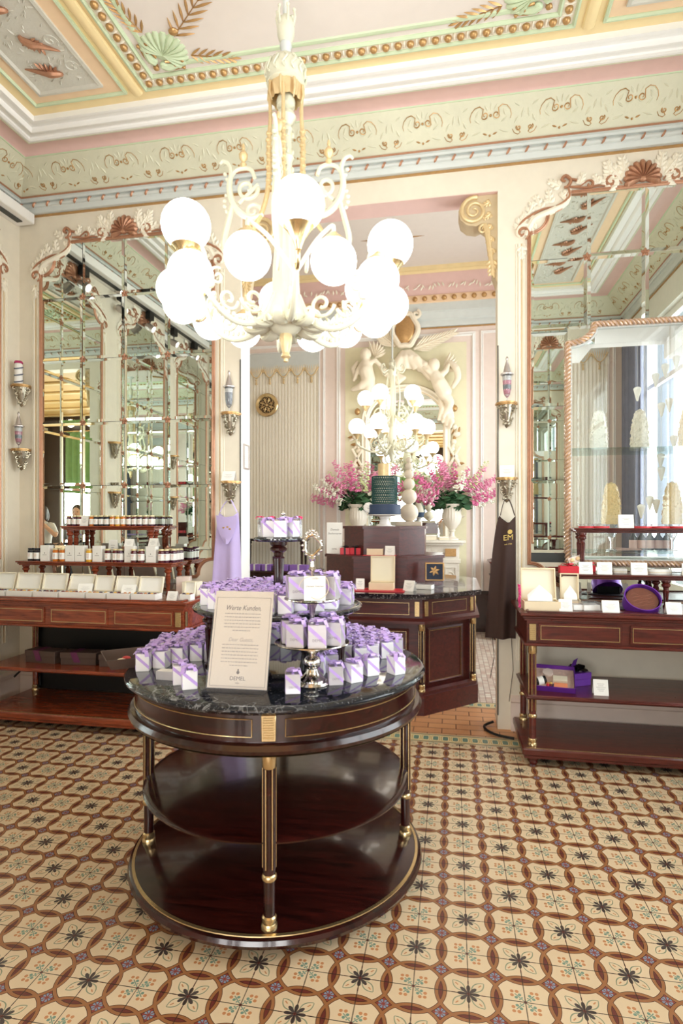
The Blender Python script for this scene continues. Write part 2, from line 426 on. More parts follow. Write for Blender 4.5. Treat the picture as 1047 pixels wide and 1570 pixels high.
# ---- cornice and ceiling (profile: inset from the wall, height)
def ring(name, prof, m, rect=(XL, XR, YF, YB), sharp=35):
    x0, x1, y0, y1 = rect; s = MB(); s.sweep([(x0,y0),(x1,y0),(x1,y1),(x0,y1)], prof, True, pclosed=False); return struct(s.build(name, m, sharp=sharp))
ring('trim_4', [(0,4.03),(.012,4.03),(.012,4.045),(0,4.045)], M_['gold'])
ring('trim_5', [(0,4.045),(.03,4.05),(.04,4.07),(.045,4.075)], M_['blue'])
ring('trim_6', [(.045,4.075),(.05,4.08),(.05,4.082),(.055,4.118),(.075,4.12),(.08,4.135),(.095,4.14)], M_['blue'])
ring('trim_7', [(.095,4.14),(.102,4.14),(.104,4.15),(.096,4.153)], M_['copper'])
def cove(e): return [(.092+.198*t, 4.152+.180*t) for t in [i/8 for i in range(9)]]
ring('trim_8', cove(0), M_['frieze'])
ring('trim_9', [(.29,4.332),(.30,4.328),(.305,4.334)], M_['green'])
ring('trim_10', [(.305,4.334),(.32,4.345),(.37,4.348),(.44,4.340),(.455,4.33)], M_['pink'])
ring('trim_11', [(.452,4.352),(.452,4.322),(.462,4.318),(.475,4.322)], M_['frieze'])
ring('trim_12', [(.475,4.352),(.478,4.312),(.50,4.306),(.515,4.312),(.52,4.322),(.545,4.320),(.56,4.308),(.585,4.305),(.60,4.315),(.605,4.327),(.63,4.325),(.645,4.318),(.672,4.318),(.68,4.35)], M_['white'])
mb = MB(); mb.box(XL, XR, YF-.2, YB, CEIL, CEIL+.05); struct(mb.build('ceiling', M_['yellow']))
# frieze ornament on the cove, in slope coordinates
def frieze_orn(name_a, O, ux, uin, L, first, pitch=.461):
    q = .2676; uy = (Vector(uin)*.198+Vector((0,0,.180)))/q; n = Vector(ux).cross(uy); 
    if n.z > 0: n = -n
    O = Vector(O)+Vector(uin)*.092+Vector((0,0,4.152))
    M = WM(O, ux, uy, n); g = MB(M); w = MB(M); k = 0; x = first
    while x < L:
        for s in (-1, 1):
            def sp(p): return [(x+s*a, b) for a, b in p]
            c = spiral(.038, .168, .006, .024, -1.2, 1.1, 16)
            arc = c+[(.05,.205),(.075,.222),(.105,.215),(.128,.190),(.138,.160),(.132,.135)]
            scroll(g, sp(arc), .0042, .002, 5)
            scroll(w, [(a, b-.006) for a, b in sp(arc)], .006, -.001, 5)
            c2 = spiral(.192, .075, .004, .020, 2.5, -1.0, 14); scroll(g, sp(c2+[(.205,.045),(.19,.035),(.165,.045),(.15,.07)]), .0042, .002, 5)
            leaf(g, x+s*.018, .05, PI/2-s*1.2, .034, .012, .001)
            leaf(w, x+s*.10, .155, PI/2+s*.4, .05, .018); leaf(w, x+s*.07, .12, PI/2-s*.9, .05, .016); leaf(w, x+s*.16, .1, PI/2-s*.5, .055, .02); leaf(w, x+s*.02, .19, PI/2-s*.5, .045, .016)
            leaf(w, x+s*.06, .075, -s*.3+(0 if s > 0 else PI), .07, .014); leaf(w, x+s*.205, .13, PI/2-s*.2, .06, .018); leaf(w, x+s*.19, .2, PI/2+s*1.0, .045, .014)
        g.sphere((x, .165, .002), .009, 8, 5); g.sphere((x, .045, .002), .008, 8, 5); leaf(w, x, .19, PI/2, .05, .016)
        x += pitch; k += 1
    struct(g.build(name_a, M_['gold'])); struct(w.build(name_a, M_['frieze']))
frieze_orn('trim_13', (XL, YB, 0), (1,0,0), (0,-1,0), XR-XL-.1, 2.915-.461*6)
frieze_orn('trim_13', (XL, YF, 0), (0,1,0), (1,0,0), YB-YF-.1, .25)
frieze_orn('trim_13', (XL, YF, 0), (1,0,0), (0,1,0), XR-XL-.1, .2)
frieze_orn('trim_13', (XR, YF, 0), (0,1,0), (-1,0,0), YB-YF-.1, .25)
# rope moulding: pale rod wrapped with a slanting gilt ribbon
def rope(O, ux, uin, L):
    n = Vector((0,0,1)); O = Vector(O)+Vector(uin)*.052+Vector((0,0,4.099)); rod = MB(); g = MB(); ux = Vector(ux); uin = Vector(uin)
    rod.tube([O, O+ux*L], .016, 8); x = .05
    while x < L-.05:
        pts = []
        for i in range(7):
            a = -1.4+2.8*i/6; pts.append(O+ux*(x+.03*i/6)+uin*.018*math.cos(a)+n*.018*math.sin(a))
        g.tube(pts, [.003,.008,.010,.010,.010,.008,.003], 5, flat=.5); x += .126
    struct(rod.build('trim_14', M_['blue'])); struct(g.build('trim_15', M_['copper']))
rope((XL, YB, 0), (1,0,0), (0,-1,0), XR-XL); rope((XL, YF, 0), (0,1,0), (1,0,0), YB-YF); rope((XL, YF, 0), (1,0,0), (0,1,0), XR-XL)

# ---- ceiling panels
def rect(x0, x1, y0, y1): return [(x0,y0),(x1,y0),(x1,y1),(x0,y1)]
def cframe(r, prof, m, name): s = MB(); s.sweep(rect(*r), [(a, CEIL-b) for a, b in prof], True); return struct(s.build(name, m))
PY0, PY1 = 1.21, 3.535
cen = (-1.99, .70, PY0, PY1)
cframe(cen, [(0,-.002),(0,.018),(.012,.022),(.022,.012),(.022,-.002)], M_['green'], 'trim_16')
cframe(cen, [(.022,-.002),(.022,.008),(.092,.008),(.092,-.002)], M_['relief'], 'trim_17')
cframe(cen, [(.092,-.002),(.092,.016),(.104,.022),(.116,.010),(.116,-.002)], M_['green'], 'trim_16')
mb = MB(); mb.box(cen[0]+.116, cen[1]-.116, PY0+.116, PY1-.116, CEIL-.004, CEIL); struct(mb.build('ceiling', M_['ceil']))
mb = MB(); cup = MB()
i0 = (cen[0]+.057, cen[1]-.057, PY0+.057, PY1-.057)
def beads(p, q, sp=.0735):
    p = Vector(p); q = Vector(q); n = round((q-p).length/sp)
    for i in range(n):
        c = p+(q-p)*(i/n); mb.sphere((c.x, c.y, CEIL-.012), (.023,.023,.022), 12, 8); d = (q-p).normalized()
        e = c+d*(q-p).length/n*.5; cup.sphere((e.x, e.y, CEIL-.008), (.008 if abs(d.x) > .5 else .03, .03 if abs(d.x) > .5 else .008, .012), 8, 5)
cs = [(i0[0],i0[2]),(i0[1],i0[2]),(i0[1],i0[3]),(i0[0],i0[3])]
for i in range(4): beads(cs[i], cs[(i+1)%4])
struct(mb.build('trim_18', M_['gold'])); struct(cup.build('trim_17', M_['relief']))
# green inner line with rounded shell corners
gl = (-1.82, .53, PY0+.17, PY1-.17); gm = MB(); g2 = MB(); c2 = .17
for (a, b) in (((gl[0]+c2, gl[3]), (gl[1]-c2, gl[3])), ((gl[0]+c2, gl[2]), (gl[1]-c2, gl[2])), ((gl[0], gl[2]+c2), (gl[0], gl[3]-c2)), ((gl[1], gl[2]+c2), (gl[1], gl[3]-c2))):
    gm.tube([(a[0],a[1],CEIL-.004),(b[0],b[1],CEIL-.004)], .017, 8, nrm=(0,0,1), flat=.6)
struct(gm.build('trim_19', M_['green']))
for sx, sy, cx, cy in ((1,-1,gl[0],gl[3]),(-1,-1,gl[1],gl[3]),(1,1,gl[0],gl[2]),(-1,1,gl[1],gl[2])):
    M = WM((cx, cy, CEIL-.004), (sx,0,0), (0,sy,0), (0,0,-1)); s = MB(M); g = MB(M)
    # corner coordinates: both axes run inward
    shell(s, .09, .09, PI/4, .165, 0, 13, 3.6, .16); s.sphere((.12,.12,0), (.10,.10,.016), 16, 8)
    for d in (0, 1):
        def q(a, b): return (a, b) if d == 0 else (b, a)
        s.tube([(*q(.20,0),0),(*q(.13,-.004),.004),(*q(.08,.0),.01),(*q(.045,.022),.012)], [.014,.02,.026,.02], 8); s.sphere((*q(.06,.012),.012), (.028,.028,.018), 10, 6)
        g.tube([(*q(.18,.03),.01),(*q(.12,.028),.01),(*q(.08,.04),.012)], [.008,.006,.008], 6); g.tube([(*q(.17,-.02),.01),(*q(.11,-.028),.01),(*q(.05,-.02),.01)], [.008,.006,.008], 6)
        g.sphere((*q(.19,.035),.012), .014, 8, 6); g.sphere((*q(.175,-.026),.01), .011, 8, 6); g.tube([(*q(.13,-.02),.014),(*q(.13,.02),.02)], .006, 5)
    g.sphere((.0,.0,.01), (.02,.02,.014), 8, 6); leaf(g, .02, .02, PI/4+PI, .06, .03, .004)
    for ba, L in ((PI/4+1.05, .30), (PI/4-1.05, .30), (PI/4-.1, .42)):
        bx, by = polar(.09, .09, .17, ba); st = polar(bx, by, L*.8, ba); g.tube([(bx,by,.003),(st[0],st[1],.003)], [.004,.002], 5)
        for i in range(6):
            t = i/6; px, py = polar(bx, by, L*.85*t, ba)
            for sg in (-1,1): leaf(g, px, py, ba+sg*(.75-.3*t), L*.30, .018, .002, .5)
        leaf(g, st[0], st[1], ba, L*.22, .018, .002, .5)
    g.sphere((*polar(.09,.09,.2,PI/4), .008), (.03,.024,.016), 10, 6)
    struct(s.build('trim_20', M_['green'])); struct(g.build('trim_21', M_['gold']))
# side panels with gilt birds in relief
def bird(g, x, y, a, s):
    ca, sa = math.cos(a), math.sin(a)
    def q(u, v): return (x+s*(u*ca-v*sa), y+s*(u*sa+v*ca))
    g.tube([(*q(-.09,.01),.004),(*q(-.06,.02),.014),(*q(0,.01),.02),(*q(.06,-.01),.014),(*q(.15,-.03),.006),(*q(.2,-.04),.003)], [v*s for v in (.012,.024,.032,.022,.012,.004)], 8)
    for i in range(5): leaf(g, *q(-.02+.02*i, .01), a+1.9-.28*i, .085*s, .03*s, .008, .5)
    for i in range(3): leaf(g, *q(-.01+.02*i, 0), a-1.2+.2*i, .06*s, .025*s, .008, .5)
for x0, x1 in ((-2.81, -2.12), (.85, 1.54)):
    r = (x0, x1, PY0, PY1)
    cframe(r, [(0,-.002),(0,.016),(.014,.02),(.022,.01),(.022,-.002)], M_['green'], 'trim_22')
    mb = MB(); mb.box(x0+.022, x1-.022, PY0+.022, PY1-.022, CEIL-.004, CEIL); struct(mb.build('trim_23', M_['peach']))
    cframe((x0+.10, x1-.12, PY0+.09, PY1-.09), [(0,0),(0,.018),(.02,.022),(.032,.008),(.032,0)], M_['greyrel'], 'trim_24')
    mb = MB(); mb.box(x0+.13, x1-.15, PY0+.12, PY1-.12, CEIL-.008, CEIL-.002); struct(mb.build('trim_25', M_['greyrel']))
    M = WM((0,0,CEIL-.008), (1,0,0), (0,1,0), (0,0,-1)); g = MB(M); w = MB(M); rr = random.Random(3); cx = (x0+x1)/2-.01
    y = PY1-.26; k = 0
    while y > PY0+.2:
        bird(g, cx+(.03 if k % 2 else -.02), y, (.9 if k % 2 else -2.6), .76); y -= .235; k += 1
    for i in range(260):
        px, py = rr.uniform(x0+.15, x1-.17), rr.uniform(PY0+.14, PY1-.14); leaf(w, px, py, rr.gauss(-.8, .5), rr.uniform(.025,.05), .012, 0, .5)
    for i in range(10):
        px, py = rr.choice((x0+.19, x1-.22)), PY0+.25+i*.2; scroll(w, spiral(px, py, .006, .05, rr.uniform(0,6), 1.3, 18), .007)
    struct(g.build('trim_26', M_['copper'])); struct(w.build('trim_27', M_['greyrel']))
for x in (-2.055, .775):   # yellow rolls between the ceiling fields
    mb = MB(); mb.tube([(x, PY0-.02, CEIL-.004),(x, PY1+.02, CEIL-.004)], .035, 10, nrm=(0,0,1), flat=.6); struct(mb.build('trim_28', M_['yellow']))
# ================================================================== WALL MIRRORS WITH SHELL CARVING
def bite(x0, x1, z0, z1):
    """outline with two scooped steps in each corner (counter-clockwise)"""
    o = []
    def arc(cx, cy, r, a0, a1, sx, sy):
        return [(cx+sx*r*math.cos(a0+(a1-a0)*i/8), cy+sy*r*math.sin(a0+(a1-a0)*i/8)) for i in range(9)]
    def corner(X, Z, sx, sz):   # X,Z outer corner; sx,sz point inward ; from the side edge to the top edge
        return [(X, Z+sz*.262)]+arc(X+sx*.0, Z+sz*.135, .127, PI/2, 0, sx, sz)[1:]+arc(X+sx*.140, Z+sz*.0, .122, PI/2, 0, sx, sz)
    tl = corner(x0, z1, 1, -1); tr = corner(x1, z1, -1, -1); bl = corner(x0, z0, 1, 1); br = corner(x1, z0, -1, 1)
    return tl[::-1]+bl+br[::-1]+tr
def clip(poly, x0, x1, z0, z1):
    for ax, v, sg in ((0,x0,1),(0,x1,-1),(1,z0,1),(1,z1,-1)):
        out = []
        for i in range(len(poly)):
            p, q = poly[i-1], poly[i]; dp, dq = (p[ax]-v)*sg, (q[ax]-v)*sg
            if (dp >= 0) != (dq >= 0):
                t = dp/(dp-dq); out.append((p[0]+(q[0]-p[0])*t, p[1]+(q[1]-p[1])*t))
            if dq >= 0: out.append(q)
        poly = out
        if not poly: return []
    return poly
def wall_mirror(O, ux, n, w, z0, z1, cols, rows, label, hole=None, extra=(), carve=True, group=None):
    """local: a along wall from -w/2, b = height, c = out of the wall"""
    M = WM(O, ux, (0,0,1), n); t = thing('wall_mirror', label, 'mirror', group=group)
    out = bite(-w/2, w/2, z0, z1)
    xs = [-w/2]+cols+[w/2]; zs = [z0]+rows+[z1]
    g = MB(M); jn = MB(M)
    def pane(x0, x1, y0, y1):
        rect_ = [(x0,y0),(x1,y0),(x1,y1),(x0,y1)]; p = clip(out, x0, x1, y0, y1)
        if len(p) < 3: return
        area_ = abs(sum(p[i-1][0]*p[i][1]-p[i][0]*p[i-1][1] for i in range(len(p))))/2
        if area_ > (x1-x0)*(y1-y0)*.999:
            bv = .022; g.loft([[(x,y,.001) for x,y in rect_], [(x,y,.0040) for x,y in rect_],
                [(x0+bv,y0+bv,.0055),(x1-bv,y0+bv,.0055),(x1-bv,y1-bv,.0055),(x0+bv,y1-bv,.0055)]])
        else: g.prism(p, .001, .0055)
    for i in range(len(xs)-1):
        for j in range(len(zs)-1):
            x0, x1, y0, y1 = xs[i]+.0015, xs[i+1]-.0015, zs[j]+.0015, zs[j+1]-.0015
            if hole:
                hx, hz = hole
                if x0 >= hx-.01 and y0 < VZ0: pane(x0, x1, y0, min(y1, VZ0-.03)); continue
                if x0 >= hx-.01 and y1 <= hz+.01: continue
                if x0 < hx < x1 and y0 < VZ0: pane(x0, x1, y0, min(y1, VZ0-.03)); continue
                if x0 < hx < x1 and y0 < hz-.02: 
                    if y1 > hz: pane(x0, x1, hz, y1)
                    pane(x0, hx, y0, min(y1, hz)); continue
                if x0 >= hx-.01 and y0 < hz < y1: y0 = hz
            pane(x0, x1, y0, y1)
    for e in extra: pane(*e)
    g.build('glass', M_['mirror'], t, sharp=3)
    bk = MB(M); bk.prism(out, .0002, .0009) if not hole else bk.box(-w/2, hole[0], z0+.26, z1-.27, .0002, .0009)
    bk.build('backing', M_['dark'], t)
    f = MB(M); f.sweep(out, [(.004,0),(.004,.010),(-.004,.016),(-.010,.011),(-.016,.016),(-.022,.009),(-.022,0)], True); f.build('frame', M_['copper'], t)
    for x in cols:
        for z in rows:
            if hole and x > hole[0]-.02 and z < hole[1]+.02: continue
            r = MB(M)
            for k in range(5): leaf(r, *polar(x, z, .004, k*2*PI/5+.3), k*2*PI/5+.3, .027, .022, .006, .4)
            r.sphere((x, z, .010), .008, 8, 5); r.build('rosette', M_['copper'], t)
    if not carve: return t
    r = MB(M)
    shell(r, 0, z1+.045, PI/2, .135, .012, 11, 3.6, .26); r.sphere((0, z1+.045, .02), (.03,.022,.02), 10, 6); r.build('carved_shell', M_['copper'], t)
    for s in (-1, 1):
        rel = MB(M); cp = MB(M)
        def S(p): return [(s*a, b) for a, b in p]
        xe, ze = w/2, z1
        # acanthus either side of the shell
        for k, (dx, dz, an, L, ww) in enumerate(((.13,.06,.9,.16,.05),(.15,.03,.35,.15,.045),(.20,.09,1.3,.12,.04),(.11,.1,1.4,.13,.04))):
            aa = an if s > 0 else PI-an; acanthus(rel, s*dx, ze+dz, aa, L, ww, .008)
        scroll(cp, S(spiral(.20, ze+.055, .008, .045, 2.2, 1.1)+[(.13, ze+.03)]), .011, .012)
        scroll(cp, S(spiral(.34, ze+.05, .006, .032, .5, -1.0)+[(.40,ze+.045),(.47,ze+.048)]), .010, .012)
        scroll(cp, S([(.24,ze+.03),(.29,ze+.036),(.36,ze+.03),(.47,ze+.045)]), .009, .010)
        scroll(cp, S([(xe-.225,ze+.045),(xe-.25,ze+.05),(xe-.27,ze+.09),(xe-.235,ze+.125),(xe-.21,ze+.10),(xe-.235,ze+.085)]), .013, .014)
        scroll(cp, S([(xe-.27,ze+.1),(xe-.31,ze+.085)]), .012, .014)
        scroll(cp, S([(xe-.25,ze+.05),(xe-.262,ze-.01),(xe-.235,ze-.05),(xe-.17,ze-.085)]), .011, .012)
        scroll(cp, S([(xe-.18,ze-.085),(xe-.10,ze-.09),(xe-.02,ze-.12),(xe+.055,ze-.165),(xe+.095,ze-.225)]), .009, .012)
        scroll(cp, S(spiral(xe+.055, ze-.25, .008, .050, -2.6, 1.1)), .012, .014)
        scroll(rel, S(spiral(xe+.05, ze-.245, .01, .072, -2.2, .9)), .018, .006)
        for (dx, dz, an, L) in ((-.07,-.085,1.2,.11),(-.13,-.05,1.5,.1),(.02,-.14,1.9,.12),(.08,-.18,2.3,.10),(-.02,-.18,-1.1,.10),(.03,-.2,.1,.09),(-.21,-.02,2.4,.09),(-.2,.06,.5,.10),(-.33,.06,1.9,.09),(-.45,.05,1.2,.08),(.06,-.34,-1.6,.10)):
            aa = an if s > 0 else PI-an; acanthus(rel, s*(xe+dx), ze+dz, aa, L, .035, .006, 3)
        # raised plaster field that follows the scooped corner
        rel.tube([(s*(xe-.262), ze+.02, 0), (s*(xe-.24), ze-.06, 0), (s*(xe-.14), ze-.11, 0), (s*(xe-.02), ze-.16, 0), (s*(xe+.03), ze-.27, 0)], [.016,.022,.026,.026,.02], 8)
        # slim side moulding down the pillar
        sd = MB(M)
        for dx, ww in ((.075,.010),(.095,.005),(.045,.005)): sd.tube([(s*(xe+dx), ze-.32, .001),(s*(xe+dx), .5, .001)], ww, 6)
        sd.build('side_moulding', M_['relief'], t)
        gm = MB(M); gm.tube([(s*(xe+.060), ze-.32, .001),(s*(xe+.060), .5, .001)], .0035, 6); gm.build('gilt_line', M_['palegold'], t)
        rel.build('carving', M_['relief'], t); cp.build('gilt_scroll', M_['copper'], t)
    return t
colsA = [-.378, -.002, .376]; rowsA = [1.265, 1.78, 2.30, 2.82, 3.335]
wall_mirror((-2.602, YB, 0), (1,0,0), (0,-1,0), 1.511, .94, 3.785, colsA, rowsA, 'tall panelled wall mirror with a copper shell carving, behind the tiered jam shelves')
wall_mirror((1.285, YB, 0), (1,0,0), (0,-1,0), 1.468, .94, 3.785, [-.355, .02, .395], rowsA, 'tall panelled wall mirror with a copper shell carving, around the rope-framed glass vitrine',
    hole=(VX0-1.285, VZ1), extra=[(VX0-1.285, VX0-1.285+.18, VZ1-.13, VZ1)])
for i, (cy, wd_) in enumerate(((3.60,.93),(2.27,.945),(.975,.91))):
    wall_mirror((XL, cy, 0), (0,1,0), (1,0,0), wd_, .94, 3.785, [-.16,.16], rowsA, ['panelled mirror on the left wall beside the corner, seen mainly in reflection','middle panelled mirror of the left wall, seen in reflection','panelled mirror of the left wall nearest the entrance, seen in reflection'][i])
for cx, w_, lb in ((-2.602,1.511,'panelled mirror on the entrance wall left of the doorway, seen in reflection'),(1.285,1.468,'panelled mirror on the entrance wall right of the doorway, seen in reflection')):
    wall_mirror((cx, YF, 0), (-1,0,0), (0,1,0), w_, .94, 3.785, colsA, rowsA, lb)

# opening consoles (gilded volutes in the upper corners of the passage)
for s, x, yy, lb in ((-1, OX1, YB, 'gilded plaster volute console in the upper right corner of the passage'), (1, OX0, YB, 'gilded plaster volute console in the upper left corner of the passage, behind the chandelier'),
    (1, OX0, YF-.2, 'volute console left of the entrance doorway, seen only in mirrors'), (-1, OX1, YF-.2, 'volute console right of the entrance doorway, seen only in mirrors')):
    t = thing('volute_console', lb, 'wall ornament')
    M = WM((x, yy, 0), (s,0,0), (0,0,1), (0,-1,0))
    if yy < 1: M = WM((x, yy+.2, 0), (s,0,0), (0,0,1), (0,1,0))
    b = MB(M)
    out = [(.0,3.855),(.10,3.855),(.20,3.85),(.255,3.81),(.275,3.755),(.26,3.69),(.215,3.65),(.15,3.635),(.11,3.65),(.075,3.62),(.06,3.56),(.055,3.48),(.04,3.40),(.03,3.30),(.0,3.21)]
    b.prism(out, -.19, -.03); b.build('body', mat('aged_gilt_plaster', (206,186,152), .5, .1, var=.15), t)
    for c in (-.03,):
        v = MB(M)
        v.tube([(a, bb, c+.006) for a, bb in spiral(.165, 3.745, .012, .098, 1.2, 2.1, 50)], [.006+.012*i/50 for i in range(51)], 8)
        v.tube([(.09,3.64,c),(.075,3.60,c),(.062,3.52,c),(.05,3.42,c),(.035,3.33,c),(.02,3.25,c)], [.02,.024,.02,.018,.016,.008], 8)
        v.tube([(a, bb, c+.006) for a, bb in spiral(.10, 3.605, .006, .035, 0, 1.4, 24)], [.004+.008*i/24 for i in range(25)], 8)
        v.build('volute', M_['palegold'], t)
        l = MB(M)
        for k in range(6): acanthus(l, .05-.006*k, 3.80-.085*k, -.4-1.1*(k/7), .07, .028, c+.004, 3)
        acanthus(l, .035, 3.38, -1.5, .12, .035, c+.004, 4); l.build('carved_leaf', M_['palegold'], t)

# ---- display vitrine: glazed opening between the two rooms with a twisted rope frame
M_['ropegold'] = mat('pinkish_rope_gilding', (206,176,156), .36, .4, var=.2, vs_=40)
t = thing('glass_vitrine', 'glass vitrine in a twisted gilt rope frame set in the right mirror', 'display case')
def vout(d=0):
    x0, x1, z0, z1 = VX0+d, VX1-d, VZ0+d, VZ1-d; rx, rz = .175, .125; A = [(i/8)*PI/2 for i in range(9)]
    tl = [(x0+rx*math.sin(a), z1-rz*math.cos(a)) for a in A]
    return [(x0,z0),(x1,z0)]+[(x1-rx*math.sin(a), z1-rz*math.cos(a)) for a in A]+tl[::-1]
M = WM((0, YB, 0), (1,0,0), (0,0,1), (0,-1,0))
o = vout(); pts = []
for i in range(len(o)):
    a, b = Vector(o[i]), Vector(o[(i+1) % len(o)]); n = max(1, int((b-a).length/.004))
    for k in range(n): pts.append(a+(b-a)*k/n)
f = MB(M); f.tube([(p.x, p.y, .022) for p in pts], .017, 10, closed=True, nrm=(0,0,1)); f.build('rope_core', M_['gold'], t)
f = MB(M); L = 0; st = []
for i, p in enumerate(pts):
    d = (pts[(i+1)%len(pts)]-pts[i-1]).normalized(); nn = Vector((-d.y, d.x)); L += .004; st.append((p, nn, L))
for ph in range(3):
    f.tube([(p.x+nn.x*.014*math.cos(l/.028*2*PI/3*1.0+ph*2*PI/3), p.y+nn.y*.014*math.cos(l/.028*2*PI/3+ph*2*PI/3), .022+.014*math.sin(l/.028*2*PI/3+ph*2*PI/3)) for p, nn, l in st], .009, 6, closed=True)
f.build('rope_strand', M_['ropegold'], t)
f = MB(M); f.sweep(vout(.016), [(0,.012),(.012,.012),(.012,-.02),(0,-.02)], True); f.build('inner_frame', M_['blue'], t)
f = MB(M); f.box(VX0+.02, VX1-.02, VZ0+.02, VZ1-.13, -.004, 0.0); f.box(VX0+.19, VX1-.19, VZ1-.13, VZ1-.02, -.004, 0.0); f.build('glass_pane', M_['glass'], t)
# niche lining
f = MB(M); f.box(VX0-.02, VX0+.02, VZ0-.02, VZ1-.10, -.5, -.005); f.box(VX1-.02, VX1+.02, VZ0-.02, VZ1-.10, -.5, -.005); f.box(VX0-.02, VX1+.02, VZ0-.03, VZ0+.02, -.5, -.005)
f.box(VX0+.16, VX1-.16, VZ1-.02, VZ1, -.5, -.005)
f.box(VX0-.02, VX0+.18, VZ1-.13, VZ1, -.5, .0005); f.box(VX1-.18, VX1+.02, VZ1-.13, VZ1, -.5, .0005)
f.build('case_lining', M_['white'], t)
gl_ = thin_glass('glass_shelf', (.86, .95, .92), .12)
for z in (1.27, 2.00):
    f = MB(M); f.box(VX0+.025, VX1-.025, z-.005, z+.005, -.46, -.03); f.build('glass_shelf', gl_, t)

# ---- wall brackets, jars
def make_bracket():
    t = thing('wall_bracket', 'x', 'wall bracket'); M = WM((0,0,0), (1,0,0), (0,0,1), (0,-1,0))
    b = MB(); pr = [(-.078,0),(-.07,-.06),(-.045,-.10),(0,-.115),(.045,-.10),(.07,-.06),(.078,0)]
    b.prism(pr, -.012, 0); b.prism([(x*.9,y*.9) for x,y in pr], -.02, -.012); b.build('shelf', M_['gold'], t, sharp=60)
    k = MB(); rr = random.Random(5)
    k.lathe([(.0,-.18),(.012,-.17),(.02,-.14),(.035,-.10),(.048,-.05),(.055,-.02)], 12, (0,-.035,0))
    for i in range(26):
        z = -.025-rr.random()*.13; w = .066*(1+z/.19); a = rr.uniform(-1.5,1.5)
        k.tube([(p[0]+w*math.sin(a), -.04-w*.75*math.cos(a), z+p[1]) for p in spiral(0,0,.004,.016,rr.uniform(0,6),.9,9)], .006, 5)
    k.build('carved_body', M_['oldsilver'], t); return t
BR = make_bracket(); first = True
glassjar = mat('jar_glass', (235,238,240), .03, trans=.85, var=0); pinkm = mat('pink_sweets', (226,120,150), .5); greyst = mat('grey_stripe', (110,116,130), .5); whitem = mat('white_sweets', (240,236,232), .5); lidsilver = mat('brushed_lid', (190,180,176), .3, .7)
bl = [((-3.515, 4.245, 2.61), PI/4, 'gilt carved wall bracket in the left corner under the pink-topped striped jar'),
      ((-3.515, 4.245, 2.085), PI/4, 'gilt carved wall bracket in the left corner under the pink-and-white glass jar'),
      ((-1.685, YB, 2.33), 0, 'silvered carved wall bracket on the left pillar holding a lidded glass jar'),
      ((-1.685, YB, 1.80), 0, 'silvered carved wall bracket on the left pillar above the lilac apron'),
      ((.385, YB, 2.33), 0, 'silvered carved wall bracket on the right pillar holding a pink-banded glass jar'),
      ((.385, YB, 1.80), 0, 'silvered carved wall bracket on the right pillar above the brown apron')]
for i, (l, rz, lb) in enumerate(bl):
    b = BR if i == 0 else dup(BR); b.location = l; b.rotation_euler = (0,0,rz); b['label'] = lb
# brackets on the left wall pillars and entrance wall (seen in the mirrors)
for y in (2.935, 1.615):
    for z in (2.33, 1.80):
        dup(BR, (XL, y, z), PI/2, ('upper' if z > 2 else 'lower')+' carved bracket on the left wall '+('between the corner and middle mirrors' if y > 2 else 'between the middle and entrance mirrors'))
t = thing('sweet_jar', 'striped sweet jar with pink lid on the upper corner bracket', 'jar', (-3.50, 4.20, 2.61))
b = MB(); b.lathe([(.0,0),(.028,0),(.030,.01),(.030,.17),(.026,.175),(0,.175)], 20); b.build('body', whitem, t)
b = MB(); b.lathe([(.0,.175),(.033,.175),(.034,.185),(.028,.195),(0,.195)], 20); b.build('lid', mat('magenta_lid', (176,40,96), .4), t)
for z in (.03,.085,.14):
    b = MB(); b.tube([(.0305*math.cos(a), .0305*math.sin(a), z+.012*math.sin(a)) for a in [2*PI*k/20 for k in range(20)]], .006, 6, closed=True); b.build('grey_stripe', greyst, t)
def lidjar(loc, lb, band, s=1):
    t = thing('lidded_glass_jar', lb, 'jar', loc); t.scale = (s,)*3
    b = MB(); b.lathe([(0,0),(.018,0),(.018,.004),(.004,.01),(.004,.03),(.02,.05),(.028,.09),(.030,.15),(.032,.19)], 20); b.build('glass', glassjar, t)
    for k, z in enumerate((.06,.09,.12,.15)):
        rr_ = (.02,.026,.028,.029)[k]-.001; b = MB(); b.lathe([(0,z),(rr_,z),(rr_+.001,z+.029),(0,z+.029)], 16); b.build('sweets', band if k % 2 == 0 else (greyst if k == 1 else whitem), t)
    b = MB(); b.lathe([(0,.19),(.045,.19),(.046,.198),(.026,.21),(.018,.25),(.006,.29),(.010,.305),(.004,.32),(0,.325)], 20); b.build('lid', lidsilver, t)
lidjar((-3.50, 4.20, 2.085), 'glass jar of pink and white sweets with wide pointed lid on the lower corner bracket', pinkm, .95)
lidjar((-1.685, 4.235, 2.33), 'glass jar with pointed lid and dark grey sweets on the left pillar bracket', greyst)
lidjar((.385, 4.235, 2.33), 'glass jar with pointed lid and pink and grey bands on the right pillar bracket', pinkm)
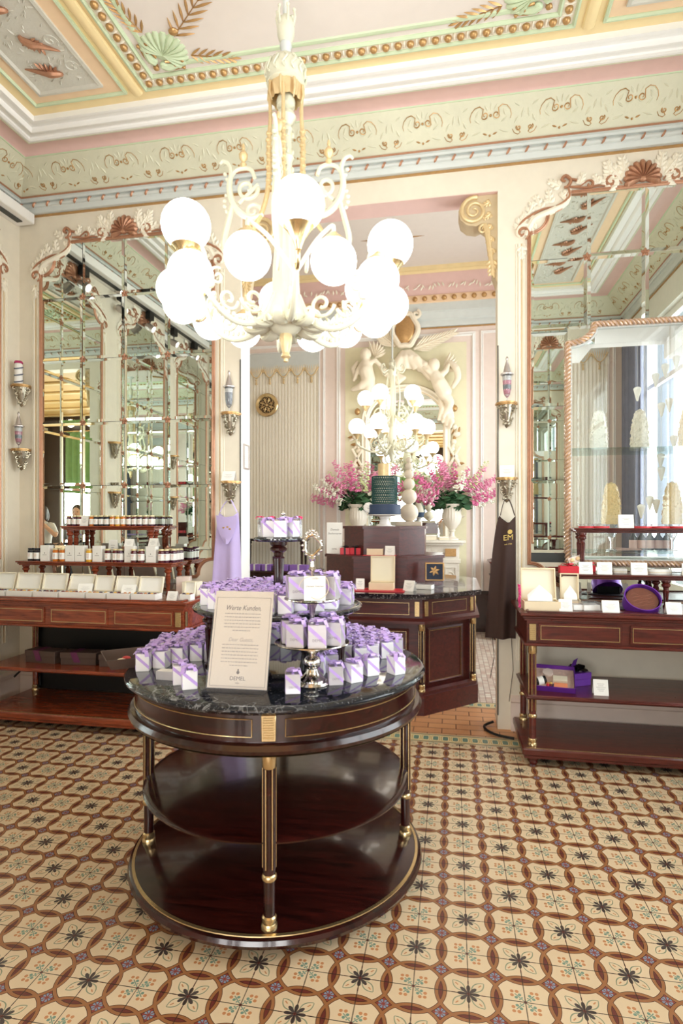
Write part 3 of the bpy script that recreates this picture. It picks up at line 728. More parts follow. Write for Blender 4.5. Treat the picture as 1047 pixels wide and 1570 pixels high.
def tent(loc, w, h, lb, rz=0, name='price_card', cat='card', m='paper', group=None, depth=None, lines=True):
    """folded standing card"""
    t = thing(name, lb, cat, loc, rz, group); b = MB(); d = depth or h*.42
    for sg in (-1, 1): b.add([(-w/2,sg*d/2,0),(w/2,sg*d/2,0),(w/2,0,h),(-w/2,0,h),(-w/2,sg*d/2-sg*.0015,0),(w/2,sg*d/2-sg*.0015,0),(w/2,-sg*.0008,h-.0015),(-w/2,-sg*.0008,h-.0015)],
        [[0,1,2,3],[7,6,5,4],[0,4,5,1],[1,5,6,2],[2,6,7,3],[3,7,4,0]])
    b.build('card', M_[m], t)
    if lines:
        l = MB(WM((0,-d/2-.0004,0), (1,0,0), Vector((0,d/2,h)).normalized(), (0,-1,0)))
        for k in range(5): ww = w*(.22+.1*((k*7) % 3)); l.box(-ww/1.3, ww/1.3, h*(.30+.11*k), h*(.30+.11*k)+h*.014, 0, .0006)
        l.build('printed_lines', M_['ink'], t)
    return t
tent((-1.685, 4.24, 1.80), .10, .075, 'cream folded card lying on the bracket above the lilac apron', .1, depth=.09)
tent((.385, 4.24, 1.80), .10, .085, 'cream folded card on the bracket above the brown apron', -.1, depth=.09)

# aprons
def apron(loc, W0, W1, z0, z1, mt, lb, seed, strap=.12, tails=()):
    t = thing('apron', lb, 'apron', loc); b = MB(); nu, nv = 28, 22; front = []; back = []
    for j in range(nv+1):
        v = j/nv; z = z1+(z0-z1)*v; xl = W0[0]+(W1[0]-W0[0])*(v**.6); xr = W0[1]+(W1[1]-W0[1])*(v**.6); rowf = []; rowb = []
        for i in range(nu+1):
            u = i/nu; x = xl+(xr-xl)*u; fold = math.sin(u*9+seed+v*.8)*.016*(.3+v)+math.sin(u*17+seed*2)*.007*v
            dip = -.05*math.sin(PI*u)*(1-v)**3 if v < .3 else 0
            y = -.045-.02*math.sin(PI*u)-fold; rowf.append((x, y, z+dip)); rowb.append((x, y+.004, z+dip))
        front.append(rowf); back.append(rowb)
    rings = [f+k[::-1] for f, k in zip(front, back)]; b.loft(rings); b.build('cloth', mt, t)
    s = MB(); xa, xb = W0[0]+.006, W0[1]-.006
    s.tube([(xa,-.05,z1),(xa*.6,-.05,z1+strap*.6),(0,-.045,z1+strap),(xb*.5,-.055,z1+strap*.65),(xb,-.05,z1)], .008, 6, flat=.35); s.build('neck_strap', mt, t)
    for (x, za, zb) in tails:
        s = MB(); s.tube([(x,-.06,za),(x+.012,-.07,(za+zb)/2),(x-.015,-.06,zb)], .007, 6, flat=.3); s.build('tie', mt, t)
    return t
lil = mat('lilac_cotton', (196,178,226), .8, bump=.2, bs=120, sheen=.3); brn = mat('dark_brown_cotton', (62,42,36), .8, bump=.2, bs=120)
a1 = apron((-1.685, YB, 0), (-.085,.065), (-.16,.10), .62, 1.56, lil, 'lilac apron hanging by its neck strap from the left pillar bracket', 1.0, .10)
b = MB(); 
rings = []
for j in range(9):
    v = j/8; w = .072*(1-v**2.2)+.012; z = 1.535-.22*v; rings.append([(-.012-w, -.085, z), (-.012, -.10, z-.015*(1-v)), (-.012+w, -.085, z), (-.012+w, -.08, z), (-.012, -.094, z-.015*(1-v)), (-.012-w, -.08, z)])
b.loft(rings); b.build('folded_bib', lil, a1)
for k, (x, z) in enumerate(((-.03,1.44),(.0,1.445),(.02,1.43))):
    b = MB(); b.sphere((x,-.098,z), (.010,.003,.007), 8, 5); b.build('embroidered_crest', M_['gold'], a1)
a2 = apron((.385, YB, 0), (-.05,.06), (-.15,.062), .66, 1.53, brn, 'dark brown apron with gold monogram hanging from the right pillar bracket', 2.2, .13, tails=((-.10,.68,.38),(.03,.68,.22)))
gg = mat('gold_thread', (206,176,96), .5)
Mx = WM((.005, -.098, 1.375), (1,0,.12), (0,0,1), (0,-1,0))
text('EM', .055, Mx, gg, a2, 'gold_monogram'); text('seit 1786', .014, Mx @ Matrix.Translation((0,-.045,0)), gg, a2, 'gold_monogram')
b = MB(Mx @ Matrix.Translation((.012,.04,0))); b.lathe([(0,0),(.016,0),(.016,.002),(0,.002)], 16); b.build('gold_monogram', gg, a2)

# notice frame on the left jamb
t = thing('notice_frame', 'small white framed notice on the side of the left passage pillar', 'picture frame')
M = WM((OX0+.004, YB+.10, 2.00), (0,1,0), (0,0,1), (1,0,0))
b = MB(M); b.sweep(rect(-.06,.06,-.10,.10), [(0,0),(0,.012),(.012,.012),(.012,0)], True); b.build('frame', lidsilver, t)
b = MB(M); b.box(-.05,.05,-.09,.09,0,.004); b.build('sheet', M_['paper'], t)
b = MB(M)
for k in range(9): b.box(-.035,.015+.004*((k*5)%4),.06-.015*k,.062-.015*k,.004,.0046)
b.build('printed_lines', M_['ink'], t)

# white lighting beam with black spotlights along the left wall
t = thing('lighting_beam', 'white box beam running along the top of the left wall', 'beam')
b = MB(); b.box(XL+.002, XL+.17, YF+.02, YB-.03, 3.955, 4.04, .006); b.build('casing', M_['white'], t)
b = MB(); b.box(XL+.06, XL+.11, YF+.05, YB-.1, 3.948, 3.955); b.build('track', M_['dark'], t)
for i, y in enumerate((3.55, 2.9, 2.3, 1.7, 1.1)):
    s = thing('spotlight', ['black spotlight on the beam nearest the corner','second black spotlight on the beam, counted from the corner','middle black spotlight on the beam, between two others','fourth black spotlight on the beam, counted from the corner','black spotlight on the beam nearest the entrance'][i], 'spotlight', (XL+.09, y, 3.95), group=None)
    b = MB(); b.box(-.03,.03,-.05,.05,-.10,-.012,.004); b.build('driver_box', M_['black'], s)
    b = MB(); b.tube([(0,0,-.1),(0,0,-.17)], .006, 6); b.build('stem', M_['dark'], s)
    b = MB(WM((0,0,-.19), (0,1,0), (.5,0,.87), (.87,0,-.5))); b.lathe([(0,-.05),(.035,-.05),(.042,-.02),(.042,.06),(.036,.06),(.03,.04)], 16); b.build('lamp_head', lidsilver, s)
    b = MB(WM((0,0,-.19), (0,1,0), (.5,0,.87), (.87,0,-.5))); b.lathe([(0,.035),(.032,.035),(.032,.045),(0,.048)], 14); b.build('bulb', mat('lit_spot_lens', (255,250,235), .3, emit=12, var=0), s)

# ================================================================== REAR ROOM
Y2, C2 = 8.0, 4.85
mb = MB(); mb.box(XL-.1, XR+.1, Y2, Y2+.2, 0, C2); struct(mb.build('wall_far', M_['pinkwall']))
mb = MB(); mb.box(XL-.2, XL, YB+.2, Y2+.1, 4.36, C2); struct(mb.build('wall_left', M_['wall']))
mb = MB(); mb.box(XL, XR+.2, YB+.2, Y2, C2, C2+.05); struct(mb.build('ceiling', M_['ceil']))
r2 = (XL, XR, YB+.2, Y2)
ring('trim_29', [(0,4.12),(.02,4.125),(.03,4.16),(.03,4.2),(.06,4.22),(.08,4.30),(.10,4.31),(.10,4.42)], M_['blue'], r2)
ring('trim_30', [(.10,4.42),(.115,4.43),(.115,4.52),(.10,4.53)], M_['peach'], r2)
ring('trim_31', [(.10,4.53),(.12,4.60),(.15,4.70),(.20,4.78)], M_['pink'], r2)
ring('trim_32', [(.20,4.78),(.22,4.775),(.24,4.80),(.27,4.80),(.28,4.85)], M_['yellow'], r2)
ring('trim_33', [(0,4.10),(.01,4.10),(.01,4.118),(0,4.12)], M_['gold'], r2)
mb = MB()
for i in range(44): mb.sphere((XL+.1+i*.13, Y2-.118, 4.475), .034, 10, 6)
struct(mb.build('trim_34', M_['gold']))
mb = MB(WM((0, Y2-.15, 0), (1,0,0), (0,0,1), (0,-1,0))); rr = random.Random(2)
for i in range(110): leaf(mb, XL+.1+i*.052, 4.57+.05*rr.random(), rr.uniform(.3,2.8), .07, .025, .0)
struct(mb.build('trim_35', M_['relief']))
# gilt ceiling ornament of the rear room
mb = MB(WM((-.69, 6.9, C2), (1,0,0), (0,1,0), (0,0,-1)))
for i in range(4): leaf(mb, 0, 0, i*PI/2, .38, .03, 0, .4); acanthus(mb, 0, 0, i*PI/2+PI/4, .16, .08, .002, 4)
mb.sphere((0,0,0), (.07,.07,.05), 14, 8); struct(mb.build('trim_36', M_['gold']))
# far wall panels
MF = WM((0, Y2, 0), (1,0,0), (0,0,1), (0,-1,0))
def panel_frame(x0, x1, z0, z1, w=.035, m='white', name='trim_37'):
    s = MB(MF); s.sweep(rect(x0,x1,z0,z1), [(0,0),(0,.012),(-w*.3,.022),(-w*.6,.012),(-w,.018),(-w,0)], True); struct(s.build(name, M_[m]))
def stripes():
    m, nt, b = newmat('striped_fabric'); s = nt.nodes.new('ShaderNodeSeparateXYZ'); nt.links.new(coords(nt), s.inputs[0]); f = (E(s.outputs[0])/.047).mod(1.0)
    c = mixc(f.lt(.45), lin((246,240,226)), lin((226,217,198))); c = mixc((f-.22).abs().lt(.05), c, lin((206,194,172))); nt.links.new(c, b.inputs['Base Color']); b.inputs['Roughness'].default_value = .8
    return m
stf = stripes()
for x0, x1 in ((-2.86,-1.84),(.97,1.98)):
    lb = 'left' if x0 < 0 else 'right'
    panel_frame(x0-.06, x1+.06, .7, 3.96); panel_frame(x0, x1, .76, 3.88, .018)
    mb = MB(MF); n = 44
    prof = [(x0+(x1-x0)*i/(n*4), .004+.006*abs(math.sin(PI*i/4))) for i in range(n*4+1)]
    ring0 = [(x, .76, c) for x, c in prof]+[(x1,.76,0),(x0,.76,0)]; ring1 = [(x, 3.88, c) for x, c in prof]+[(x1,3.88,0),(x0,3.88,0)]
    mb.loft([ring0, ring1]); struct(mb.build('trim_38', stf))
    # pelmet of painted swags with tassels
    t = thing('pelmet', 'painted sage pelmet with gilt swags and tassels on the '+lb+' striped panel', 'pelmet')
    nsw = 5; w = (x1-x0)/nsw
    for i in range(nsw):
        cx = x0+w*(i+.5); mb = MB(MF); P = [(cx-w/2, 3.88)]+[(cx-w/2+w*k/10, 3.66-.12*math.sin(PI*k/10)) for k in range(11)]+[(cx+w/2, 3.88)]
        mb.prism(P[::-1], .012, .022); sw = mb.build('swag', M_['blue'], t)
        g = MB(MF); g.tube([(cx-w/2+w*k/10, 3.66-.12*math.sin(PI*k/10), .022) for k in range(11)], .009, 5)
        for k in range(7): leaf(g, cx-.05+.017*k, 3.58-.02*math.sin(PI*k/6), PI/2+(3-k)*.12, .14, .012, .022, .3)
        g.sphere((cx, 3.51, .022), .016, 8, 6); g.tube([(cx,3.50,.022),(cx,3.44,.022)], [.008,.016], 6); g.sphere((cx-w/2, 3.62, .022), .012, 8, 6); g.build('gilt_tassel', M_['palegold'], t)
# alcove round the chimney mirror
panel_frame(-1.53, .27, .5, 3.98, .05); 
mb = MB(MF); mb.box(-1.46, .20, .5, 3.90, 0, .006); struct(mb.build('trim_39', mat('pale_yellow_green', (232,225,192), .55)))
panel_frame(.42, .74, .5, 4.0, .03); panel_frame(-3.4, -3.02, .5, 3.96, .03)
mb = MB(); mb.box(XL, XR, Y2-.03, Y2, 0, .55, .004); struct(mb.build('baseboard_far', M_['wood']))
# rear window frame + shop window frame, right wall
def window(y0, y1, z0, z1, n, name):
    mb = MB(WM((XR+.1, 0, 0), (0,-1,0), (0,0,1), (-1,0,0)))
    mb.sweep(rect(-y1,-y0,z0,z1), [(0,.03),(.07,.03),(.07,-.03),(0,-.03)], True)
    for k in range(1, n): y = y0+(y1-y0)*k/n; mb.box(-y-.025,-y+.025,z0,z1,-.02,.02)
    mb.box(-y1,-y0,z1-.75,z1-.70,-.02,.02); struct(mb.build(name, M_['white']))
    g = MB(); g.box(XR+.098, XR+.102, y0+.05, y1-.05, z0+.05, z1-.05); struct(g.build(name, M_['glass']))
window(.8, 3.75, .75, 3.75, 3, 'window_1'); window(4.9, 7.6, .8, 3.8, 2, 'window_2')
# curtain at the far side of the rear window
def curtain(x, y0, y1, z0, z1, m, lb, amp=.03):
    t = thing('curtain', lb, 'curtain'); mb = MB(); n = 60; a = []; bb = []
    for i in range(n+1):
        y = y0+(y1-y0)*i/n; dx = amp*math.sin(i*1.1)+.01*math.sin(i*2.7); a.append((x+dx, y)); bb.append((x+dx+.006, y))
    P = a+bb[::-1]; mb.prism(P, z0, z1); mb.build('drape', m, t); mb = MB(); mb.tube([(x,y0-.03,z1+.02),(x,y1+.03,z1+.02)], .015, 8); mb.build('rod', M_['brass'], t); return t
curtain(2.15, 7.25, 7.95, .1, 3.9, mat('slate_blue_velvet', (120,126,150), .8, var=.25), 'slate blue patterned curtain at the far end of the rear room window')
# ---- vestibule behind the photographer (seen in the mirrors): ochre ceiling, dark beam with globes, green curtains over the street window
VY = -3.6
mb = MB(); mb.box(XL, XR, VY, YF-.2, 3.9, 3.95); struct(mb.build('ceiling', mat('ochre_ceiling', (196, 160, 104), .5, var=.15, vs_=3)))
for k in range(5): mb = MB(); mb.box(XL, XR, VY+.3+.7*k, VY+.40+.7*k, 3.86, 3.9, .01); struct(mb.build('trim_40', M_['palegold']))
mb = MB(); mb.box(XL-.2, XL, VY, YF-.2, 0, 3.95); struct(mb.build('wall_left', M_['wall'])); mb = MB(); mb.box(XR, XR+.2, VY, YF-.2, 0, 3.95); struct(mb.build('wall_right', M_['wall']))
mb = MB(); mb.box(XL, -2.85, VY, VY+.15, 0, 3.95); mb.box(1.65, XR, VY, VY+.15, 0, 3.95); mb.box(-2.85, 1.65, VY, VY+.2, 3.5, 3.95); struct(mb.build('wall_front', mat('dark_walnut', (52,36,30), .4)))
for k in range(9):
    t = thing('ceiling_globe_lamp', 'small lit globe on the dark beam over the entrance window, seen in mirrors', 'lamp', (-2.6+.5*k, VY+.32, 3.70), 0, 'entrance beam lamps')
    b = MB(); b.sphere((0,0,0), .09, 18, 12); b.build('globe', M_['globe2'], t); b = MB(); b.tube([(0,0,.08),(0,-.06,.12),(0,-.12,.12)], .02, 8); b.build('arm', M_['brass'], t)
gcur = mat('green_curtain_cloth', (122,160,112), .8, var=.2)
for k in range(4):
    x0 = -2.8+1.12*k; t = thing('green_curtain', 'short green curtain over the entrance window, seen in mirrors', 'curtain', (0,0,0), 0, 'entrance window curtains'); a = []; bb = []
    for i in range(40): x = x0+1.0*i/39; y = VY+.30+.03*math.sin(i*1.1); a.append((x,y)); bb.append((x,y+.006))
    b = MB(); b.prism(a+bb[::-1], 2.32, 3.5); b.build('drape', gcur, t); b = MB(); b.tube([(x0-.03,VY+.3,3.52),(x0+1.03,VY+.3,3.52)], .015, 8); b.build('rod', M_['brass'], t)
# ================================================================== CHANDELIERS
def cupm(b, r, h, n=20, c=(0,0,0)): b.lathe([(.0,0),(.012,0),(.016,h*.15),(r*.45,h*.45),(r*.8,h*.8),(r*1.08,h),(r*.98,h*1.02),(r*.7,h*.8)], n, c, fl=(.10,h*.2,h*.95))
def big_chandelier():
    t = thing('chandelier', 'large cream and gilt chandelier with eighteen lit globes hanging in the front room', 'chandelier', (-.849, 2.923, 0))
    b = MB(); b.tube([(0,0,4.05),(0,0,CEIL)], .016, 10); b.lathe([(.05,CEIL-.03),(.06,CEIL-.012),(.062,CEIL)], 16); b.build('hanging_rod', M_['blue'], t)
    b = MB(); b.lathe([(.018,4.13),(.035,4.11),(.046,4.07),(.045,4.03),(.036,4.0),(.03,3.985)], 20)
    for k in range(6): a = k*PI/3; b.tube([(.04*math.cos(a),.04*math.sin(a),4.07),(.05*math.cos(a),.05*math.sin(a),4.12),(.045*math.cos(a),.045*math.sin(a),4.15)], [.008,.007,.006], 6); b.sphere((.045*math.cos(a),.045*math.sin(a),4.155), .010, 8, 5)
    b.build('crown', M_['chand'], t)
    b = MB(); b.lathe([(.028,3.99),(.032,3.97),(.026,3.955),(.026,3.93),(.034,3.92),(.034,3.90)], 20); b.build('collar', M_['blue'], t)
    b = MB(); b.lathe([(.035,3.91),(.075,3.89),(.100,3.85),(.104,3.81),(.098,3.78),(.10,3.765),(.085,3.755)], 28, fl=(.05,3.77,3.9))
    rr = random.Random(4)
    for k in range(14):
        a = 2*PI*k/14; b.tube([(p[0]*math.cos(a)-p[1]*math.sin(a), p[0]*math.sin(a)+p[1]*math.cos(a), z) for p, z in [((.092,.0),3.87),((.103,.012),3.85),((.106,.0),3.83),((.106,-.012),3.81),((.104,.004),3.79)]], .006, 5)
    b.build('canopy_bowl', M_['chand'], t)
    b = MB(); b.lathe([(.085,3.76),(.092,3.73),(.086,3.70),(.08,3.68),(.07,3.70),(.07,3.75)], 24, fl=(.12,3.67,3.74))
    for k in range(8): a = 2*PI*k/8; b.tube([(.09*math.cos(a),.09*math.sin(a),3.75),(.094*math.cos(a),.094*math.sin(a),3.70),(.082*math.cos(a),.082*math.sin(a),3.66)], [.016,.014,.005], 6, flat=.5)
    b.build('canopy_skirt', M_['palegold'], t)
    col = [(.0,3.76),(.03,3.74),(.05,3.68),(.048,3.655),(.02,3.64),(.02,3.63),(.045,3.62),(.055,3.595),(.042,3.575),(.028,3.555),(.036,3.535),(.03,3.51),(.034,3.40),(.045,3.385),(.034,3.36),(.036,3.22),(.05,3.20),(.04,3.17),(.045,3.08),(.06,3.03),(.055,2.98),(.07,2.80),(.075,2.66),(.10,2.60),(.11,2.55),(.085,2.50),(.05,2.47),(.0,2.46)]
    b = MB(); b.lathe(col, 24, fl=(.12,2.68,3.36))
    for k in range(5):
        z = 3.5-.09*k
        for q in range(6): b.sphere((.034*math.cos(q*PI/3+k),.034*math.sin(q*PI/3+k),z), (.012,.012,.016), 6, 5)
    b.build('column', M_['chand'], t)
    for k in range(4):
        a = k*PI/2+.12; ca, sa = math.cos(a), math.sin(a)
        def P(pts): return [(r*ca, r*sa, z) for r, z in pts]
        b = MB(); st = [(.085,3.72),(.082,3.60),(.09,3.45),(.088,3.32),(.10,3.2),(.13,3.10),(.17,3.03),(.20,2.99)]
        b.tube(P(st), [.009,.010,.013,.014,.014,.013,.012,.010], 8)
        for i in range(9): z = 3.52-.035*i; b.sphere(P([(.088+.002*(i%2),z)])[0], (.018,.018,.014), 6, 5)
        b.build('strap', M_['palegold'], t)
        b = MB(); s1 = [(.12,3.10),(.18,3.08),(.24,3.11),(.285,3.17),(.30,3.25),(.29,3.32),(.305,3.37),(.335,3.385),(.35,3.37)]
        b.tube(P(s1), [.012,.016,.018,.018,.016,.013,.011,.009,.007], 8)
        b.tube(P(spiral(.205,3.235,.012,.062,-1.9,-1.25,26)+[(.25,3.16)]), .011, 7); b.tube(P(spiral(.175,3.115,.008,.05,2.8,1.2,22)), .010, 7)
        b.tube(P([(.30,3.28),(.27,3.33),(.22,3.345),(.18,3.33),(.165,3.29)]), .011, 7); b.tube(P([(.28,3.16),(.31,3.05),(.33,2.95),(.30,2.86),(.24,2.82)]), [.014,.016,.016,.014,.01], 7)
        for i in range(8): r, z = .30+.012*math.sin(i), 3.12+.028*i; b.sphere(P([(r+.014,z)])[0], (.012,.012,.010), 6, 4)
        b.build('scroll_bracket', M_['chand'], t)
        b = MB(); b.lathe([(0,0),(.014,0),(.018,.02),(.008,.03),(.022,.05),(.024,.07),(.014,.085),(.006,.095),(.010,.105),(.006,.125),(0,.13)], 12, (*P([(.225,0)])[0][:2],3.345)); b.build('urn_finial', M_['palegold'], t)
    b = MB()
    for k in range(8):
        a = k*PI/4+.1; ca, sa = math.cos(a), math.sin(a)
        b.tube([(r*ca, r*sa, z) for r, z in ((.05,2.55),(.11,2.50),(.17,2.485),(.21,2.50),(.225,2.53),(.21,2.545))], [.03,.038,.034,.026,.018,.008], 8, flat=.45)
        for q in (-1,1): b.tube([((.12)*ca-q*.03*sa,.12*sa+q*.03*ca,2.50),((.16)*ca-q*.05*sa,.16*sa+q*.05*ca,2.50),((.17)*ca-q*.06*sa,.17*sa+q*.06*ca,2.52)], [.016,.014,.005], 6)
    b.build('acanthus_ring', M_['chand'], t)
    b = MB(); b.lathe([(.05,2.50),(.03,2.47),(.035,2.45),(.028,2.40),(.018,2.37),(.022,2.36),(.026,2.35),(.012,2.34),(.012,2.325),(0,2.32)], 16, fl=(.15,2.37,2.46)); b.build('pendant', M_['palegold'], t)
    up = [41,101,161,221,281,341]; pairs = [(28,55),(78,123),(147,178),(198,222),(258,298),(328,4)]
    g_ = MB(); g_.sphere((0,0,0), .1125, 32, 20); gm_ = g_.mesh('globe', M_['globe']); g_ = MB(); g_.sphere((0,0,0), .102, 32, 20); gm2 = g_.mesh('globe', M_['globe'])
    for k in range(6):
        a = R(up[k])+YAW; ca, sa = math.cos(a), math.sin(a)
        def P(r, z, s=0): return (r*ca-s*sa, r*sa+s*ca, z)
        b = MB(); m_ = [P(.07,2.66),P(.12,2.55),P(.20,2.485),P(.30,2.47),(P(.39,2.51)),P(.45,2.58),P(.47,2.63)]
        b.tube(m_, [.016,.018,.018,.016,.014,.013,.012], 10)
        for i in range(10): u = .13+.03*i; b.sphere(P(u, 2.50-.02*math.sin(i*.35)+.02), (.011,.011,.014), 6, 4)
        b.tube([P(r,z) for r, z in spiral(.20,2.60,.012,.07,-2.0,1.3,24)], .010, 7); b.tube([P(r,z) for r, z in spiral(.34,2.57,.01,.055,-1.2,-1.3,22)], .009, 7)
        b.build('arm', M_['chand'], t)
        b = MB(); b.tube([P(.47,2.63),P(.50,2.60),P(.54,2.60),P(.56,2.63),P(.56,2.66)], .008, 8); b.build('upper_stem', M_['brass'], t)
        b = MB(); cupm(b, .062, .10, c=P(.56,2.655)); b.build('globe_cup', M_['brass'], t)
        o = bpy.data.objects.new('globe', gm_); C.objects.link(o); o.parent = t; o.location = P(.56, 2.85)
        for d in pairs[k]:
            da = R(((d-up[k]+180) % 360)-180); x, y = .545*math.cos(da), .545*math.sin(da)
            b = MB(); b.tube([P(.45,2.60),P(.46,2.68,y*.3),P(.47,2.75,y*.6),P(x-.03,2.795,y*.9),P(x,2.79,y),P(x,2.75,y)], [.010,.010,.010,.009,.009,.009], 8)
            b.tube([P(.40+q[0],2.66+q[1],y*.35) for q in spiral(0,0,.006,.045,0,1.3,18)], .007, 6); b.build('branch', M_['chand'], t)
            b = MB(); c = P(x,2.70,y); b.lathe([(.0,.062),(.016,.06),(.022,.05),(.04,.04),(.058,.022),(.06,.016),(.04,.02)], 18, c, fl=(.12,.02,.055)); b.build('globe_cap', M_['palegold'], t)
            o = bpy.data.objects.new('globe', gm2); C.objects.link(o); o.parent = t; o.location = P(x, 2.635, y)
big_chandelier()
def rear_chandelier():
    t = thing('chandelier', 'smaller cream chandelier with lit globes hanging in the rear room before the chimney mirror', 'chandelier', (-.69, 6.88, 0))
    b = MB(); b.tube([(0,0,3.35),(0,0,C2)], .010, 8); b.build('hanging_rod', M_['blue'], t)
    b = MB(); b.lathe([(0,3.42),(.02,3.40),(.04,3.36),(.03,3.32),(.05,3.28),(.04,3.22),(.03,3.18),(.02,3.1),(.03,3.0),(.02,2.9),(.035,2.8),(.02,2.7),(.04,2.55),(.06,2.45),(.03,2.38),(.05,2.3),(.02,2.2),(0,2.17)], 16)
    for k in range(5):
        a = k*2*PI/5; b.tube([(r*math.cos(a), r*math.sin(a), z) for r, z in ((.05,3.28),(.12,3.24),(.15,3.30),(.12,3.34),(.10,3.31))], .010, 6)
        b.tube([(r*math.cos(a), r*math.sin(a), z) for r, z in ((.06,3.2),(.09,3.0),(.08,2.8),(.05,2.6))], .010, 6)
        b.tube([(r*math.cos(a), r*math.sin(a), 2.36+z) for r, z in spiral(.13,0,.02,.10,2.5,1.3,22)], .010, 6)
    b.build('column', M_['chand'], t)
    g_ = MB(); g_.sphere((0,0,0), .098, 24, 16); gm_ = g_.mesh('globe', M_['globe2'])
    for n, rad, z, a0 in ((6,.42,2.60,.25),(5,.32,2.95,.6)):
        for k in range(n):
            a = a0+2*PI*k/n; ca, sa = math.cos(a), math.sin(a); rr_ = .62 if n == 4 else 1
            P = lambda r, zz: (r*ca, r*sa, zz)
            b = MB(); b.tube([P(.05,z-.22),P(rad*.45,z-.30),P(rad*.8,z-.26),P(rad,z-.20),P(rad,z-.14)], [.014,.013,.012,.010,.009], 8)
            b.tube([P(r,zz) for r, zz in spiral(rad*.45,z-.2,.012,.085,-1.7,1.5,24)], .009, 6); b.build('arm', M_['chand'], t)
            b = MB(); cupm(b, .05*rr_, .06, c=P(rad,z-.145)); b.build('globe_cup', M_['palegold'], t)
            o = bpy.data.objects.new('globe', gm_); C.objects.link(o); o.parent = t; o.location = P(rad, z+(-.02 if n == 4 else 0)); o.scale = (rr_,)*3
rear_chandelier()
# ================================================================== MARBLE AND TABLE TEXTURES
def marble(name, base, vein, sc_=3.5, rough=.08, thr=.035):
    m, nt, b = newmat(name); n = nz(nt, sc_, 8, dist=1.6); n2 = nz(nt, sc_*2.3, 8, dist=2.2)
    v = (E(n.outputs[0])-.5).abs(); v2 = (E(n2.outputs[0])-.47).abs(); k = E(nz(nt, 2.2, 3).outputs[0])
    f = E.op('SMOOTH_MIN', v*(1.0/thr), v2*(1.6/thr), .2); f = (1.0-f).max(0.0).min(1.0)*((k-.50)*6.0).max(0.0).min(1.0)
    sp = (E(nz(nt, 90, 4).outputs[0])-.62)*6.0
    c = mixc(f, lin(base), lin(vein)); c = mixc(sp.max(0.0).min(.5), c, lin(vein)); nt.links.new(c, b.inputs['Base Color']); b.inputs['Roughness'].default_value = rough; b.inputs['Coat Weight'].default_value = .3; b.inputs['Coat Roughness'].default_value = .04
    return m
MBL = marble('black_veined_marble', (26,29,36), (150,150,150), 5.5, .07, .014); MBR = marble('purple_black_marble', (34,26,32), (226,216,216), 5, .08, .05)
WMB = marble('white_marble', (238,232,220), (205,196,180), 3, .3)
# ---- three-tiered round display table
TX, TY = -.752, 2.473
T = thing('round_display_table', 'three-tiered round mahogany table with black marble tops and brass lines in the foreground', 'table', (TX, TY, 0))
def turn(name, prof, m, n=96, parent=T, c=(0,0,0)):
    b = MB()
    if prof[0][0] > .2:
        b.loft([[(c[0]+r*math.cos(2*PI*j/n), c[1]+r*math.sin(2*PI*j/n), c[2]+z) for j in range(n)] for r, z in prof], closed=True)
    else: b.lathe(prof, n, c)
    return b.build(name, m, parent)
turn('marble_top', [(0,.843),(.615,.843),(.63,.846),(.642,.858),(.642,.864),(.634,.874),(.622,.878),(0,.878)], MBL)
turn('apron', [(0,.715),(.575,.715),(.575,.74),(.600,.742),(.600,.845),(.55,.845)], M_['wood'])
turn('apron_moulding', [(.575,.705),(.605,.700),(.622,.708),(.628,.722),(.618,.738),(.600,.742),(.575,.742)], M_['wood'])
turn('brass_band', [(.598,.838),(.606,.838),(.607,.843),(.598,.843)], M_['brass']); turn('brass_band', [(.60,.700),(.617,.7015),(.610,.697),(.60,.697)], M_['brass'])
# brass-lined panels in the apron, with fluted brass plaques above the legs
LA = [R(-90+x)+YAW for x in (3, 93, 183, 273)]
for k in range(4):
    a0 = LA[k]
    b = MB(); r0 = .6015; path = []
    def arcp(aa, z, rr_=r0): return (rr_*math.cos(aa), rr_*math.sin(aa), z)
    s0, s1 = a0+.095, a0+PI/2-.095; N = 40
    pts = [arcp(s0+(s1-s0)*i/N, .822) for i in range(N+1)]+[arcp(s1-(s1-s0)*i/N, .762) for i in range(N+1)]
    b.tube(pts, .0022, 5, closed=True); b.build('brass_panel_line', M_['brass'], T)
    b = MB(WM(arcp(a0, .792, .598), (-math.sin(a0), math.cos(a0), 0), (0,0,1), (math.cos(a0), math.sin(a0), 0)))
    b.box(-.025,.025,-.045,.045,0,.006,.002)
    for q in range(9): b.box(-.019,.019,-.036+.0085*q,-.031+.0085*q,.006,.009,.001)
    b.build('fluted_plaque', M_['brass'], T)
